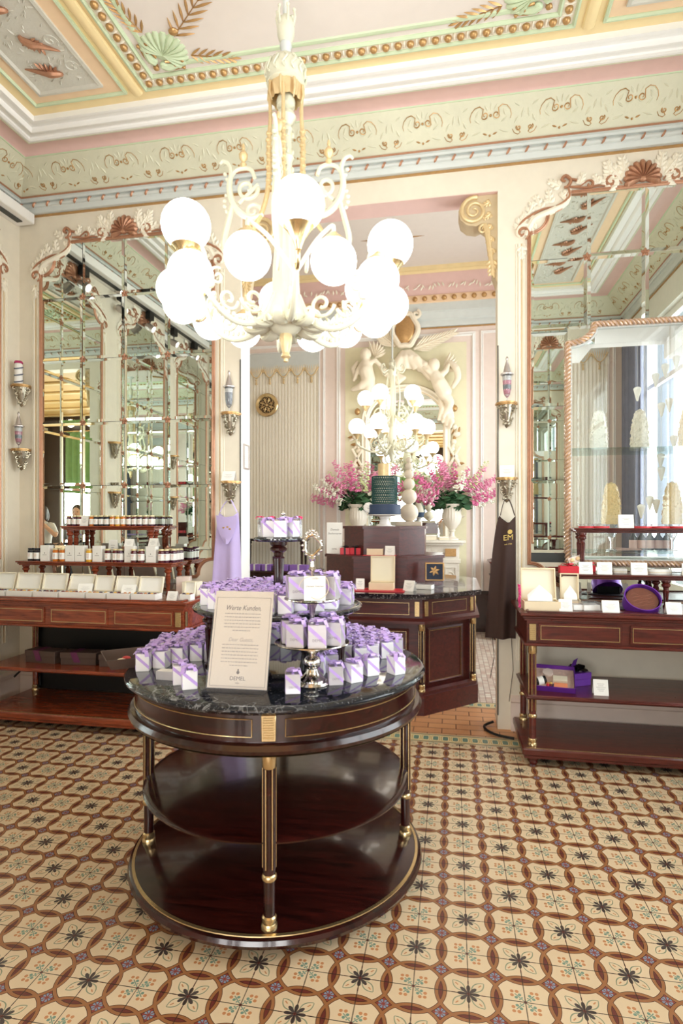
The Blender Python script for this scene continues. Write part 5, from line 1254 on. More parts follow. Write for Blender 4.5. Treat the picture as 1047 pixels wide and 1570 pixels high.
# open boxes of sweets along the front of the left counter
def open_box(x, y, z, w, d, h, lh, lb, rz=0, tilt=.25, seed=0, mcol=None, inner='paper', fill=True, name='open_box', lidw=None, thick=.008):
    t = thing(name, lb, 'box', (x,y,z), rz); mcol = mcol or M_['cream']; lw = lidw or w
    b = MB(); b.sweep(rect(-w/2,w/2,-d/2,d/2), [(0,0),(0,h),(.005,h),(.005,0)], True); b.box(-w/2+.001,w/2-.001,-d/2+.001,d/2-.001,0,.004); b.build('tray', M_['paper'] if mcol is M_['cream'] and inner == 'paper' else mcol, t)
    L = MB(WM((0,d/2+.004,h*.95), (1,0,0), (0,math.sin(tilt),math.cos(tilt)), (0,-math.cos(tilt),math.sin(tilt))))
    L.sweep(rect(-lw/2,lw/2,0,lh), [(0,-.004),(0,thick+.008),(thick,thick+.008),(thick,-.004)], True); lid = L.build('lid', mcol, t)
    L = MB(WM((0,d/2+.004,h*.95), (1,0,0), (0,math.sin(tilt),math.cos(tilt)), (0,-math.cos(tilt),math.sin(tilt)))); L.box(-lw/2+thick,lw/2-thick,thick,lh-thick,-.003,.0); L.build('lid_lining', M_[inner], lid)
    if fill:
        rr = random.Random(seed); n = max(3, int(w/.026))
        for i in range(n):
            b = MB(); b.sphere((-w/2+w*(i+.5)/n, -d/2+.02+rr.random()*.02, h-.003), (w/n*.46,.012,.010), 10, 6); b.build('sweet', swc[rr.randrange(4)], t)
    else:
        b = MB(); b.box(-w/2+.006,w/2-.006,-d/2+.006,d/2-.006,.004,h*.8); b.build('tissue_filling', M_['paper'], t)
    return t
swc = [mat('amber_sweet', (222,176,90), .4), mat('ruby_sweet', (110,40,44), .4), mat('violet_sweet', (74,56,78), .4), mat('honey_sweet', (196,130,80), .4)]
for i, (u0, u1) in enumerate(((-22,9),(11,50),(52,90),(92,131),(133,163),(165,200),(202,240))):
    xa, xb = X_(u0, 3.74), X_(u1, 3.74); w = xb-xa-.006
    open_box((xa+xb)/2, 3.775, .94, w, .10, .042, .125 if i < 4 else .115, 'open white sweet box on the left counter, '+['cut by the picture edge','first fully seen','second fully seen','third fully seen','between both folded cards','behind the second folded card','last before the column'][i], 0, (.30,.28,.25,.42,.3,.34,.3)[i], i, thick=.007)
tent((X_(124,3.74), 3.80, .982), .10, .055, 'cream folded card lying on the sweet boxes near the middle of the left counter', .35, depth=.085)
tent((X_(193,3.74), 3.79, .982), .10, .055, 'cream folded card lying on the sweet boxes towards the right end of the left counter', .2, depth=.075)
tent((X_(263,3.72), 3.74, .94), .075, .065, 'white folded card at the right end of the left counter', -.05, depth=.05)
open_box(X_(287,3.80), 3.80, .94, .085, .06, .04, .085, 'small open cream box at the right end of the left counter', -.1, .2, 5, thick=.006)
t = thing('cream_carton', 'plain cream carton at the back right corner of the left counter', 'box', (-1.90, 4.05, .94)); b = MB(); b.box(-.06,.06,-.05,.05,0,.10,.002); b.build('carton', M_['cream'], t)
t = thing('cream_carton', 'plain pinkish carton behind the riser column on the left counter', 'box', (-2.0, 4.12, .94), .2); b = MB(); b.box(-.05,.05,-.04,.04,0,.13,.002); b.build('carton', M_['pinkwall'], t)
# brown ribboned boxes on the middle shelf
pur = mat('plum_satin_ribbon', (108,44,86), .4); drb = mat('dark_taupe_box', (88,70,62), .5)
for i, (u0, u1, rz) in enumerate(((37,90,-.08),(92,148,.10),(150,194,.18))):
    x = (X_(u0,3.85)+X_(u1,3.85))/2; w = X_(u1,3.85)-X_(u0,3.85)-.03; t = thing('ribboned_box', ['brown plum-ribboned box at the left of the shelf under the left counter','brown plum-ribboned box in the centre of the shelf under the left counter','brown ribboned box on the shelf under the left counter nearest the round table'][i], 'box', (x, 3.90, .430), rz)
    b = MB(); b.box(-w/2,w/2,-.06,.06,0,.055,.002); b.build('base', drb, t); b = MB(); b.box(-w/2-.004,w/2+.004,-.064,.064,.05,.092,.002); b.build('lid', drb, t)
    b = MB(); b.loft([[(-.03,-.066,.02),(.02,-.066,.02),(-.01,-.066,.0935),(-.06,-.066,.0935)],[(-.03,-.0645,.02),(.02,-.0645,.02),(-.01,-.0645,.0935),(-.06,-.0645,.0935)]]); b.box(-.06,-.01,-.066,.066,.092,.0935); b.build('ribbon', pur, t)

# ---- right counter goods
plyw = mat('pale_plywood', (234,214,180), .5, var=.05); vio = mat('violet_foil', (120,60,176), .28, .3, var=.15); choc = mat('dark_chocolate', (110,66,52), .3, var=.2, vs_=30)
def insert_card(t, x, z, w, h, y):
    b = MB(); b.loft([[(x-w/2,y,z),(x+w/2,y,z),(x+w/2,y+.02,z+h*.35),(x,y+.03,z+h),(x-w/2,y+.02,z+h*.35)],[(x-w/2,y+.002,z),(x+w/2,y+.002,z),(x+w/2,y+.022,z+h*.35),(x,y+.032,z+h),(x-w/2,y+.022,z+h*.35)]]); b.build('paper_insert', M_['paper'], t)
t = open_box(X_(829,3.80), 3.81, .94, .215, .13, .055, .20, 'large open pale wooden box with paper inside at the left end of the right counter', .05, .18, 1, plyw, 'cream', False)
insert_card(t, 0, .05, .15, .10, .01)
t = open_box(X_(876,3.9), 3.93, .94, .115, .10, .05, .165, 'small upright open wooden box with white paper on the right counter', -.05, .1, 1, plyw, 'cream', False)
insert_card(t, 0, .05, .08, .09, -.01)
for nm, uu, w_, h_, lb in (('price_card',867,.078,.072,'white card in front of the small upright wooden box'),('price_card',936,.098,.070,'folded white card left of the round violet cake box'),('price_card',1033,.085,.068,'folded white card right of the round violet cake box')): tent((X_(uu,3.76), 3.77, .94), w_, h_, lb, 0, depth=.05)
for i, (u, w) in enumerate(((883,.06),(904,.10))):
    t = thing('clear_lidded_box', ['small clear-lidded sweet box beside the white card on the right counter','larger clear-lidded white sweet box before the folded card on the right counter'][i], 'box', (X_(u,3.83), 3.84, .94), .15)
    b = MB(); b.box(-w/2,w/2,-.045,.045,0,.035,.002); b.build('base', M_['paper'], t); b = MB(); b.box(-w/2-.003,w/2+.003,-.048,.048,.036,.052,.002); b.build('clear_lid', M_['acrylic'], t)
t = thing('torte_box', 'round violet box tilted to show a chocolate torte on the right counter', 'cake box', (X_(987,3.84), 3.88, .945), 0)
MT = WM((0,0,.055), (1,0,0), (0,math.cos(.75),math.sin(.75)), (0,-math.sin(.75),math.cos(.75)))
b = MB(MT); b.lathe([(0,-.045),(.105,-.045),(.105,.035),(.100,.035),(.100,-.04),(0,-.04)], 44); b.build('round_box', vio, t)
b = MB(MT); b.lathe([(0,-.038),(.092,-.038),(.094,.008),(.090,.016),(0,.016)], 40); b.build('chocolate_torte', choc, t)
b = MB(MT)
for k in range(5): b.tube([(x, -.05+.02*k+.008*math.sin(x*60+k), .0165) for x in [-.06+.01*i for i in range(13)]], .0012, 5)
b.build('icing_swirl', mat('milk_chocolate', (150,100,80), .35), t)
b = MB(); b.box(-.08,.08,.03,.07,-.004,.06,.004); b.build('stand_block', M_['black'], t)
t = thing('patterned_napkin', 'dark patterned folded paper lying behind the violet torte box', 'napkin', (X_(975,4.0), 3.96, .941), .3); b = MB(); b.box(-.19,.12,-.05,.06,0,.004); b.build('sheet', mat('dark_pattern', (70,60,76), .5, var=.5, vs_=60), t)
# pink shredded ribbon
t = thing('pink_ribbon_bunch', 'bright pink ribbon bunch hanging at the left edge of the right counter', 'ribbon', (.425, 3.80, .95)); b = MB(); rr = random.Random(6)
for k in range(8): b.tube([(rr.uniform(-.012,.004), rr.uniform(-.02,.02), .14-.02*i+rr.uniform(-.005,.005)) for i in range(8)], .005, 5, flat=.4)
b.build('strands', mat('hot_pink_ribbon', (236,80,150), .4), t)
# lower riser goods (right)
ZR = 1.145
redm = mat('red_gift_paper', (204,44,58), .4)
def red_gift(x, y, z, w, h, lb, rz=0, bc=None, d=.07):
    t = thing('red_gift_box', lb, 'gift box', (x,y,z), rz); b = MB(); b.box(-w/2,w/2,-d/2,d/2,0,h,.003); b.build('carton', redm, t)
    b = MB(); b.box(-.008,.008,-d/2-.001,d/2+.001,-0.0,h+.001); b.build('ribbon', bc or redm, t); bow_mesh(1.4, 77).build('bow', bc or redm, t, (0,0,h)); return t
red_gift(X_(872,4.05), 4.06, ZR, .12, .05, 'red gift box with red bow at the left end of the lower right riser')
t = thing('macaron_box', 'tilted box of pink and green macarons leaning at the left of the right risers', 'box', (X_(889,4.12), 4.14, ZR), .2)
Mb = WM((0,0,.002), (.95,0,.3), (-.3,.1,.95), (0,-1,.1)); b = MB(Mb); b.box(-.045,.045,0,.11,-.006,.006,.002); b.build('tray', M_['pinkwall'], t)
for i in range(2):
    for j in range(3): b = MB(Mb); b.sphere((-.02+.04*i, .02+.035*j, .008), (.016,.014,.008), 12, 7); b.build('macaron', mat('macaron_%d%d' % (i,j), ((226,130,140),(170,190,150),(240,214,160),(210,110,120),(150,180,140),(236,200,150))[i*3+j], .6), t)
for i, (u, w, lb) in enumerate(((898,.086,'white card nearest the red bow on the lower right riser'),(927,.092,'second white card from the left on the lower right riser'),(980,.098,'third white card from the left on the lower right riser'),(1058,.09,'white card at the right picture edge on the lower right riser'))): tent((X_(u,4.04), 4.05, ZR), w, .078, lb, 0, depth=.03)
for i, (u, w, lb) in enumerate(((952,.085,'white oval tin between the second and third cards on the lower right riser'),(1012,.15,'wide white oval tin right of the third card on the lower right riser'))):
    t = thing('white_tin', lb, 'tin', (X_(u,4.12), 4.14, ZR)); b = MB(WM((0,0,0),(1,0,0),(0,.55,0),(0,0,1))); b.lathe([(0,0),(w/2,0),(w/2,.024),(w*.49,.03),(0,.033)], 32); b.build('tin', M_['paper'], t); b = MB(WM((0,0,0),(1,0,0),(0,.55,0),(0,0,1))); b.lathe([(w/2+.001,.008),(w/2+.0015,.008),(w/2+.0015,.014),(w/2+.001,.014)], 32, cap=False); b.build('band', M_['cream'], t)
red_gift(X_(905,4.2), 4.22, ZR, .07, .045, 'small red box behind the first two cards on the lower right riser', 0, None, .05)
# sweet tins on the upper riser
ZU = 1.445; tinr = mat('red_sweets', (214,60,70), .4, var=.3, vs_=90)
for i, (u, w) in enumerate(((899,.10),(921,.11),(985,.115),(1012,.115),(1040,.11))):
    t = thing('sweet_tin', 'clear-topped tin of red sweets on the upper right riser, '+['at the left end','second from the left','right of the white card','fourth from the left','fifth from the left'][i], 'tin', (X_(u,4.16), 4.16, ZU)); b = MB(); b.lathe([(0,0),(w*.5,0),(w*.5,.012),(0,.013)], 28); b.build('sweets', tinr, t)
    b = MB(); b.lathe([(0,.014),(w*.5,.014),(w*.5,.026),(0,.028)], 28); b.build('clear_lid', M_['acrylic'], t)
tent((X_(960,4.14), 4.15, ZU), .095, .09, 'white card standing among the red sweet tins on the upper right riser', 0, depth=.03)
# middle shelf goods
zz = .430
t = thing('open_gift_hamper', 'open violet box of jam and sweets tilted on the middle shelf of the right counter', 'gift box', (X_(848,3.87), 3.88, zz+.012), -.15)
Mb = WM((0,0,.035), (1,0,0), (0,math.cos(.5),math.sin(.5)), (0,-math.sin(.5),math.cos(.5)))
b = MB(Mb); b.sweep(rect(-.13,.13,-.10,.10), [(0,-.03),(0,.04),(.004,.04),(.004,-.03)], True); b.box(-.13,.13,-.10,.10,-.032,-.028); b.build('box', vio, t)
b = MB(Mb); b.box(-.124,.124,-.094,.094,-.027,.012); b.build('tissue_filling', mat('shredded_paper', (214,186,170), .7, var=.3, vs_=50), t)
b = MB(Mb); b.tube([(-.105,-.045,.022),(-.045,-.02,.022)], .026, 14); b.build('jam_jar_body', M_['black'], t); b = MB(Mb); b.tube([(-.092,-.040,.022),(-.060,-.026,.022)], .0268, 14); b.build('jar_label', M_['paper'], t)
b = MB(Mb); b.lathe([(0,0),(.032,0),(.032,.012),(0,.013)], 20, (-.03,.05,.014)); b.build('round_sweet_tin', M_['pinkwall'], t)
b = MB(Mb); b.box(0,.085,-.03,.015,.012,.034,.002); b.build('sweet_carton', M_['cream'], t); b = MB(Mb); b.box(.005,.085,-.085,-.045,.012,.030,.002); b.build('orange_carton', mat('salmon_card', (240,150,110), .5), t)
for k in range(5): b = MB(Mb); b.sphere((-.03+.016*(k%3),-.065+.016*(k//3),.018), .012, 8, 6); b.build('sweet', swc[k%4] if k else redm, t)
t = thing('violet_gift_box', 'closed violet gift box with black bow behind the open one on the right counter shelf', 'gift box', (X_(886,3.98), 4.0, zz), .5)
b = MB(); b.box(-.065,.065,-.05,.05,0,.045,.002); b.build('base', vio, t); b = MB(); b.box(-.068,.068,-.053,.053,.045,.085,.002); b.build('lid', vio, t); bow_mesh(2.2, 5).build('bow', M_['black'], t, (0,0,.085))
b = MB(); b.loft([[(-.05,.02,.085),(.0,.03,.085),(.03,.03,.16),(-.01,.02,.15)],[(-.05,.023,.085),(.0,.033,.085),(.03,.033,.16),(-.01,.023,.15)]]); b.build('gift_tag', vio, t)
tent((X_(921,3.78), 3.79, zz), .085, .092, 'white folded card on the middle shelf of the right counter', 0, depth=.05)
# black cable on the floor by the right pillar
t = thing('power_cable', 'black cable curling on the terracotta floor beside the right pillar', 'cable'); b = MB()
b.tube([(.42,4.10,.012),(.32,4.14,.012),(.25,4.22,.012),(.235,4.32,.012),(.30,4.36,.03)], .009, 8); b.build('cable', M_['black'], t)
t = thing('power_cable', 'black cable looping behind the left end of the left counter', 'cable'); b = MB(); b.tube([(-3.5,4.15,.22),(-3.42,4.2,.30),(-3.33,4.22,.25),(-3.3,4.2,.15)], .008, 8); b.build('cable', M_['black'], t)
# ================================================================== OCTAGONAL COUNTER IN THE PASSAGE
def octo(hw, hd, c): return [(-hw+c,-hd),(hw-c,-hd),(hw,-hd+c),(hw,hd-c),(hw-c,hd),(-hw+c,hd),(-hw,hd-c),(-hw,-hd+c)]
def Z_(u, v, Y): k = (u-523.5)/890; t = Y/(math.cos(YAW)+k*math.sin(YAW)); return 1.5-t*(v-797)/890
OCX, OCY = -.60, 5.37
t = thing('octagonal_counter', 'octagonal mahogany counter with purple-black marble top standing in the passage', 'counter', (OCX, OCY, 0))
def swp(name, hw, hd, c, prof, m, p=t):
    b = MB(); b.sweep(octo(hw,hd,c), prof, True); return b.build(name, m, p)
def slab8(name, hw, hd, c, z0, z1, m, p=t): b = MB(); b.prism(octo(hw,hd,c), z0, z1); return b.build(name, m, p)
slab8('plinth', .815, .895, .42, .0, .15, M_['woodO']); swp('plinth_moulding', .80, .88, .415, [(0,.15),(0,.175),(.03,.19),(.03,.15)], M_['woodO'])
slab8('body', .745, .825, .39, .15, .70, M_['woodO']); slab8('frieze', .79, .87, .41, .735, .89, M_['woodO'])
swp('frieze_moulding', .825, .905, .425, [(0,.70),(0,.722),(.03,.74),(.05,.74),(.05,.70)], M_['woodO'])
slab8('marble_top', .84, .92, .43, .893, .93, MBR)
F = octo(.79,.87,.41); G = octo(.745,.825,.39)
def facef(P, i, z, off=0):
    a, b_ = Vector(P[i]), Vector(P[(i+1)%8]); d = (b_-a).normalized(); n = Vector((d.y, -d.x)); L = (b_-a).length
    return WM((a.x+n.x*off, a.y+n.y*off, z), (d.x,d.y,0), (0,0,1), (n.x,n.y,0)), L
for i in (0,1,2,6,7):
    M, L = facef(F, i, .735); b = MB(M); b.sweep(rect(.10,L-.10,.03,.125), [(0,0),(0,.003),(.004,.003),(.004,0)], True); b.build('brass_panel_line', M_['brass'], t)
    for a in (.04, L-.04):
        b = MB(M); b.box(a-.018,a+.018,.02,.135,0,.006,.001)
        for q in range(8): b.box(a-.013,a+.013,.03+.0125*q,.037+.0125*q,.006,.009)
        b.build('fluted_plaque', M_['brass'], t)
    M, L = facef(G, i, .15); b = MB(M); b.sweep(rect(.08,L-.08,.06,.50), [(0,0),(0,.008),(.012,.014),(.02,.004),(.02,0)], True); b.build('body_panel', M_['woodO'], t)
    b = MB(M); b.sweep(rect(.10,L-.10,.08,.48), [(0,.003),(0,.006),(.003,.006),(.003,.003)], True); b.build('brass_inlay', M_['brass'], t)
for i in (0,1,2,3,7): x, y = octo(.775,.855,.40)[i]; fluted_leg('corner_column', t, x, y, .175, .70, .022, .22)
slab8('lower_tier', .525, .46, .30, .93, 1.165, M_['woodO']); swp('lower_tier_edge', .54, .475, .305, [(0,1.165),(0,1.183),(.02,1.19),(.06,1.19),(.06,1.165)], M_['woodO']); slab8('lower_tier_top', .535, .47, .302, 1.178, 1.191, M_['woodO'])
slab8('upper_tier', .365, .34, .21, 1.19, 1.42, M_['woodO']); slab8('upper_tier_top', .378, .353, .215, 1.42, 1.444, M_['woodO'])
# goods on it
MT2 = 1.191; MT3 = 1.444
def at(u, Y): return X_(u, Y)
t = thing('red_mat', 'bright red felt mat on the octagonal counter under the large open wooden box', 'mat', (at(580,4.66), 4.66, .931)); b = MB(); b.box(-.215,.215,-.10,.10,0,.006); b.build('felt', redm, t)
open_box(at(585,4.68), 4.70, .937, .20, .12, .055, .215, 'large open pale wooden torte box on the red mat of the octagonal counter', 0, .08, 1, plyw, 'cream', False)
t = thing('red_mat', 'small red mat under the open wooden box on the lower tier of the octagonal counter', 'mat', (at(582,4.99), 4.995, 1.1915)); b = MB(); b.box(-.14,.14,-.06,.06,0,.004); b.build('felt', redm, t)
open_box(at(575,5.0), 5.02, 1.196, .14, .09, .055, .145, 'smaller open pale wooden torte box on the tier below the blue cake', 0, .08, 1, plyw, 'cream', False)
tent((at(598,4.99), 4.985, 1.196), .085, .08, 'white card beside the smaller open wooden box on the tier', -.1, depth=.05)
tent((at(552,4.66), 4.67, .938), .07, .085, 'small white card at the left end of the red mat', 0, depth=.04)
tent((at(629,4.72), 4.66, .931), .095, .085, 'cream folded card at the right front of the octagonal counter', -.45, depth=.06)
t = thing('clear_lidded_box', 'clear-lidded white box behind the cream folded card on the octagonal counter', 'box', (at(650,4.84), 4.84, .931), -.3); b = MB(); b.box(-.075,.075,-.04,.04,0,.035,.002); b.build('base', M_['paper'], t); b = MB(); b.box(-.078,.078,-.043,.043,.036,.05,.002); b.build('clear_lid', M_['acrylic'], t)
t = thing('glass_display_block', 'low clear display block under the blue printed tin on the octagonal counter', 'display block', (at(676,5.0), 5.02, .931), .3); b = MB(); b.box(-.13,.13,-.06,.06,0,.05,.002); b.build('block', M_['acrylic'], t)
t = thing('printed_tin', 'square gold-rimmed tin with dark blue printed front on the octagonal counter', 'tin', (at(666,4.98), 4.995, .983), .08)
b = MB(); b.box(-.08,.08,-.02,.02,0,.155,.004); b.build('tin', M_['gold'], t); b = MB(); b.box(-.068,.068,-.0215,-.019,.012,.143); b.build('blue_print', mat('night_blue_print', (36,48,74), .5, var=.6, vs_=50), t)
b = MB(WM((0,-.0225,.085), (1,0,0), (0,0,1), (0,-1,0)))
for k in range(6): leaf(b, 0, 0, k*PI/3+.3, .045, .02, 0, .05)
b.build('gold_emblem', M_['gold'], t)
for i, (u, rz) in enumerate(((529,.1),(546,-.1))):
    red_gift(at(u,5.1), 5.10, MT2, .085 if i == 0 else .10, .06, ['small red gift box with dark bow at the left of the tier','red gift box with dark bow beside the open wooden box on the tier'][i], rz, M_['black'])
def fill_sach(t, M):
    M2 = M @ Matrix.Translation((0,0,.0011)); text("Demels", .026, M2 @ Matrix.Translation((0,.22,0)), M_['ink'], t, shear=.3); text('Sachertorte', .026, M2 @ Matrix.Translation((0,.185,0)), M_['ink'], t, shear=.3); text('DEMEL', .016, M2 @ Matrix.Translation((0,.045,0)), M_['ink'], t)
frame_card((at(512,5.14), 5.16, MT2), .145, .285, 0, .03, 'tall white sign with script lettering standing left on the octagonal counter tier', 'product_sign', fill_sach, False)
# the tiered cake
t = thing('cake_stand', 'white pedestal stand under the blue and gold tiered cake', 'cake stand', (at(589,5.16), 5.18, MT3)); b = MB(); b.lathe([(0,0),(.075,0),(.07,.006),(.05,.02),(.038,.06),(.05,.085),(.12,.092),(.15,.098),(.152,.104),(.12,.100),(0,.100)], 40); b.build('pedestal', M_['white'], t)
t = thing('tiered_cake', 'tiered display cake with navy base, green lattice drum and gold top', 'cake', (at(589,5.16), 5.18, MT3+.105))
navy = mat('navy_fondant', (52,68,96), .6); lat = mat('dark_green_lattice', (24,70,66), .5); ivory = mat('ivory_icing', (226,214,196), .6)
b = MB(); b.lathe([(0,0),(.142,0),(.145,.004),(.145,.082),(.14,.088),(0,.088)], 48); b.build('base_tier', navy, t)
b = MB(); b.lathe([(0,.088),(.108,.088),(.109,.335),(.105,.340),(0,.340)], 48); b.build('middle_tier', ivory, t)
b = MB(); r = .1115
for i in range(22):
    a0 = PI+i*2*PI*.62/22-.25
    for s in (-1,1):
        b.tube([(r*math.cos(a0+s*.14*q*1.0), r*math.sin(a0+s*.14*q*1.0), .092+.243*q/8) for q in range(9)], .0045, 5)
for q in range(9): b.tube([(r*math.cos(PI-.35+i*.12), r*math.sin(PI-.35+i*.12), .095+.030*q) for i in range(35)], .0035, 5)
b.build('green_lattice', lat, t)
b = MB(); b.lathe([(0,.340),(.058,.340),(.058,.45),(.055,.453),(0,.453)], 40); b.build('gold_tier', M_['palegold'], t)
b = MB(); F0 = Vector((-.135,-.05,.06))
for k in range(9): a = k*2*PI/9; b.sphere(F0+Vector((.026*math.cos(a), -.012, .026*math.sin(a))), (.022,.010,.022), 10, 6)
b.sphere(F0+Vector((0,-.02,0)), .012, 8, 6); b.build('sugar_flower', M_['white'], t)
t = thing('sphere_tower', 'ivory tower of stacked spheres shrinking towards the top behind the cake', 'cake', (at(627,5.52), 5.52, MT3)); 
b = MB(); b.box(-.12,.12,-.09,.09,0,.04,.003); b.build('base_board', ivory, t)
z = .04
for k, r in enumerate((.088,.074,.055,.045,.036,.028)):
    b = MB(); b.sphere((0,0,z+r*.96), r, 24, 16); b.build('sphere', ivory, t); z += r*1.86

# ================================================================== CHIMNEY PIECE, MIRROR RELIEF, URNS AND FLOWERS
cxm = -.62
t = thing('marble_fireplace', 'carved white marble fireplace against the far wall of the rear room', 'fireplace', (cxm, Y2, 0))
b = MB(); b.box(-.80,.80,-.42,-.01,1.20,1.235,.006); b.box(-.77,.77,-.38,-.01,1.17,1.20,.004); b.build('mantel_shelf', WMB, t)
b = MB(); b.box(-.72,.72,-.32,-.01,.98,1.17,.004); b.build('frieze', WMB, t)
for s in (-1,1):
    b = MB(); b.box(s*.72,s*.50,-.34,-.01,0,.98,.005); b.box(s*.75,s*.47,-.37,-.01,0,.12,.004); b.box(s*.735,s*.485,-.355,-.01,.94,.99,.004); b.build('jamb', WMB, t)
    b = MB(WM((s*.61,-.342,.55),(1,0,0),(0,0,1),(0,-1,0))); b.sweep(rect(-.07,.07,-.36,.34), [(0,0),(0,.01),(.012,.01),(.012,0)], True); scroll(b, spiral(0,.22,.01,.055,0,1.3), .012, .006); acanthus(b, 0, -.05, PI/2, .2, .07, .004, 5); b.build('carved_panel', WMB, t)
    b = MB(WM((s*.61,-.325,1.075),(1,0,0),(0,0,1),(0,-1,0))); b.box(-.07,.07,-.05,.05,0,.012); b.build('gilt_plaque', M_['gold'], t)
b = MB(); b.box(-.50,.50,-.30,-.28,.05,.98); b.build('fire_opening', M_['black'], t)
b = MB(WM((0,-.325,1.075),(1,0,0),(0,0,1),(0,-1,0))); acanthus(b, 0, 0, 0, .3, .09, 0, 5); acanthus(b, 0, 0, PI, .3, .09, 0, 5); shell(b, 0, -.03, PI/2, .09, .002); b.build('carved_frieze', WMB, t)
# mirror
t = thing('chimney_mirror', 'arched mirror over the fireplace framed by plaster cherubs, drapery and garlands', 'mirror'); MM = WM((cxm, Y2-.012, 0), (1,0,0), (0,0,1), (0,-1,0))
out = [(-.52,1.25),(.52,1.25),(.52,2.85)]+[(.52*math.cos(a), 2.85+.42*math.sin(a)) for a in [PI*i/20 for i in range(1,20)]]+[(-.52,2.85)]
b = MB(MM); b.prism(out, 0, .008); b.build('glass', M_['mirror'], t)
b = MB(MM); b.sweep(out, [(.01,0),(.01,.05),(-.02,.07),(-.05,.05),(-.075,.06),(-.09,.03),(-.09,0)], True); b.build('frame', M_['relief'], t)
b = MB(MM); b.sweep(out, [(.008,.05),(.0,.058),(-.008,.06),(-.008,.05)], True); b.build('gilt_bead', M_['palegold'], t)
def PX(u, v): return (X_(u,7.9)-cxm, Z_(u,v,7.9))
stat = mat('ivory_plaster_sculpture', (238,226,204), .5, var=.05)
def limb(b, pts, rs, z0=.06):
    P = [(*PX(p[0], p[1]), z0+(p[2] if len(p) > 2 else 0)) for p in pts]; b.tube(P, rs, 10)
    for p, r in zip(P, rs): b.sphere(p, r, 10, 8)
# right cherub
b = MB(MM)
limb(b, [(668,578,.06),(674,590,.08),(681,602,.06)], [.085,.10,.105]); b.sphere((*PX(665,561),.12), (.085,.10,.085), 14, 10); limb(b, [(665,568,.09),(668,578,.06)], [.04,.06])
limb(b, [(664,576,.08),(655,570,.10),(647,562,.08)], [.045,.035,.028]); limb(b, [(675,578,.08),(684,570,.08),(688,560,.06)], [.045,.038,.028])
limb(b, [(680,606,.08),(690,618,.08),(684,632,.05),(680,641,.05)], [.075,.06,.045,.03]); limb(b, [(684,604,.05),(688,624,.03),(693,640,.03)], [.07,.05,.035])
organic(b, 'right_cherub', stat, t, .014, 2)
# left cherub
b = MB(MM)
limb(b, [(562,560,.06),(562,570,.08),(565,582,.06)], [.085,.10,.10]); b.sphere((*PX(561,545),.12), (.08,.095,.08), 14, 10); limb(b, [(561,552,.09),(562,560,.06)], [.04,.06])
limb(b, [(568,558,.08),(576,554,.08),(584,562,.06)], [.045,.035,.028]); limb(b, [(556,560,.07),(548,572,.08),(543,584,.06)], [.042,.034,.026])
limb(b, [(563,586,.08),(553,594,.08),(541,598,.05)], [.07,.05,.03]); limb(b, [(568,588,.05),(562,604,.05),(556,618,.03)], [.07,.05,.03])
organic(b, 'left_cherub', stat, t, .014, 2)
# wings
for nm, (u, v), sgn in (('right_wing',(680,566),1),('left_wing',(574,548),1)):
    b = MB(MM); x, z = PX(u, v)
    for k in range(7): leaf(b, x, z, 1.2-sgn*.22*k if nm == 'right_wing' else 1.9-.25*k, .26-.015*k, .06, .05+.004*k, .5)
    b.build(nm, stat, t)
# drapery
b = MB(MM); ap = PX(622,540)
for k in range(9):
    f = k/8; e = PX(598+64*f, 575+10*math.sin(PI*f)*-1.0+ (6 if k in (0,8) else 0)); mid = ((ap[0]+e[0])/2, (ap[1]+e[1])/2-.02)
    b.tube([(ap[0]+(e[0]-ap[0])*.1, ap[1], .10),(mid[0], mid[1]+.05, .12+.02*(k%2)),(e[0], e[1], .07+.03*(k%2))], [.05,.065,.05], 8)
for k in range(6): limb(b, [(582+4*k,560+5*k,.04),(590+4*k,572+3*k,.08),(600+4*k,570+2*k,.06)], [.03,.045,.03])
for k in range(5): limb(b, [(640+6*k,552+4*k,.05),(652+6*k,560+5*k,.08),(660+7*k,575+8*k,.05)], [.03,.045,.03])
limb(b, [(690,556,.05),(699,566,.07),(702,580,.06),(694,594,.05)], [.03,.05,.045,.03]); limb(b, [(548,556,.03),(542,566,.05),(546,580,.04)], [.025,.04,.03])
for k in range(4): limb(b, [(674+4*k,612+6*k,.03),(678+5*k,628+6*k,.05),(672+6*k,644+4*k,.03)], [.03,.04,.02])
organic(b, 'drapery', stat, t, .014, 2)
# cartouche and palm fronds
x, z = PX(621,506); b = MB(MM); b.sphere((x,z,.10), (.13,.19,.05), 20, 14); b.build('cartouche_shield', M_['gold'], t)
b = MB(MM); b.tube([(x+.16*math.cos(a)*(1+.08*math.cos(4*a)), z+.22*math.sin(a)*(1+.06*math.cos(6*a)), .09) for a in [2*PI*i/40 for i in range(40)]], .04, 8, closed=True)
for s in (-1,1): b.tube([(p[0], p[1], .10) for p in spiral(x+s*.15, z+.20, .01, .06, 0, s*1.2, 18)], .022, 7)
b.build('cartouche_frame', stat, t)
for s, (u0,v0), (u1,v1) in ((1,(634,534),(697,508)),(-1,(606,530),(578,508))):
    b = MB(MM); p0 = Vector(PX(u0,v0)); p1 = Vector(PX(u1,v1)); d = p1-p0; an = math.atan2(d.y, d.x); b.tube([(*p0,.05),(*p1,.06)], [.02,.008], 6)
    for k in range(11):
        q = p0+d*k/11
        for sg in (-1,1): leaf(b, q.x, q.y, an+sg*(.5-.02*k), .24-.012*k, .035, .05, .4)
    b.build('palm_frond', stat, t)
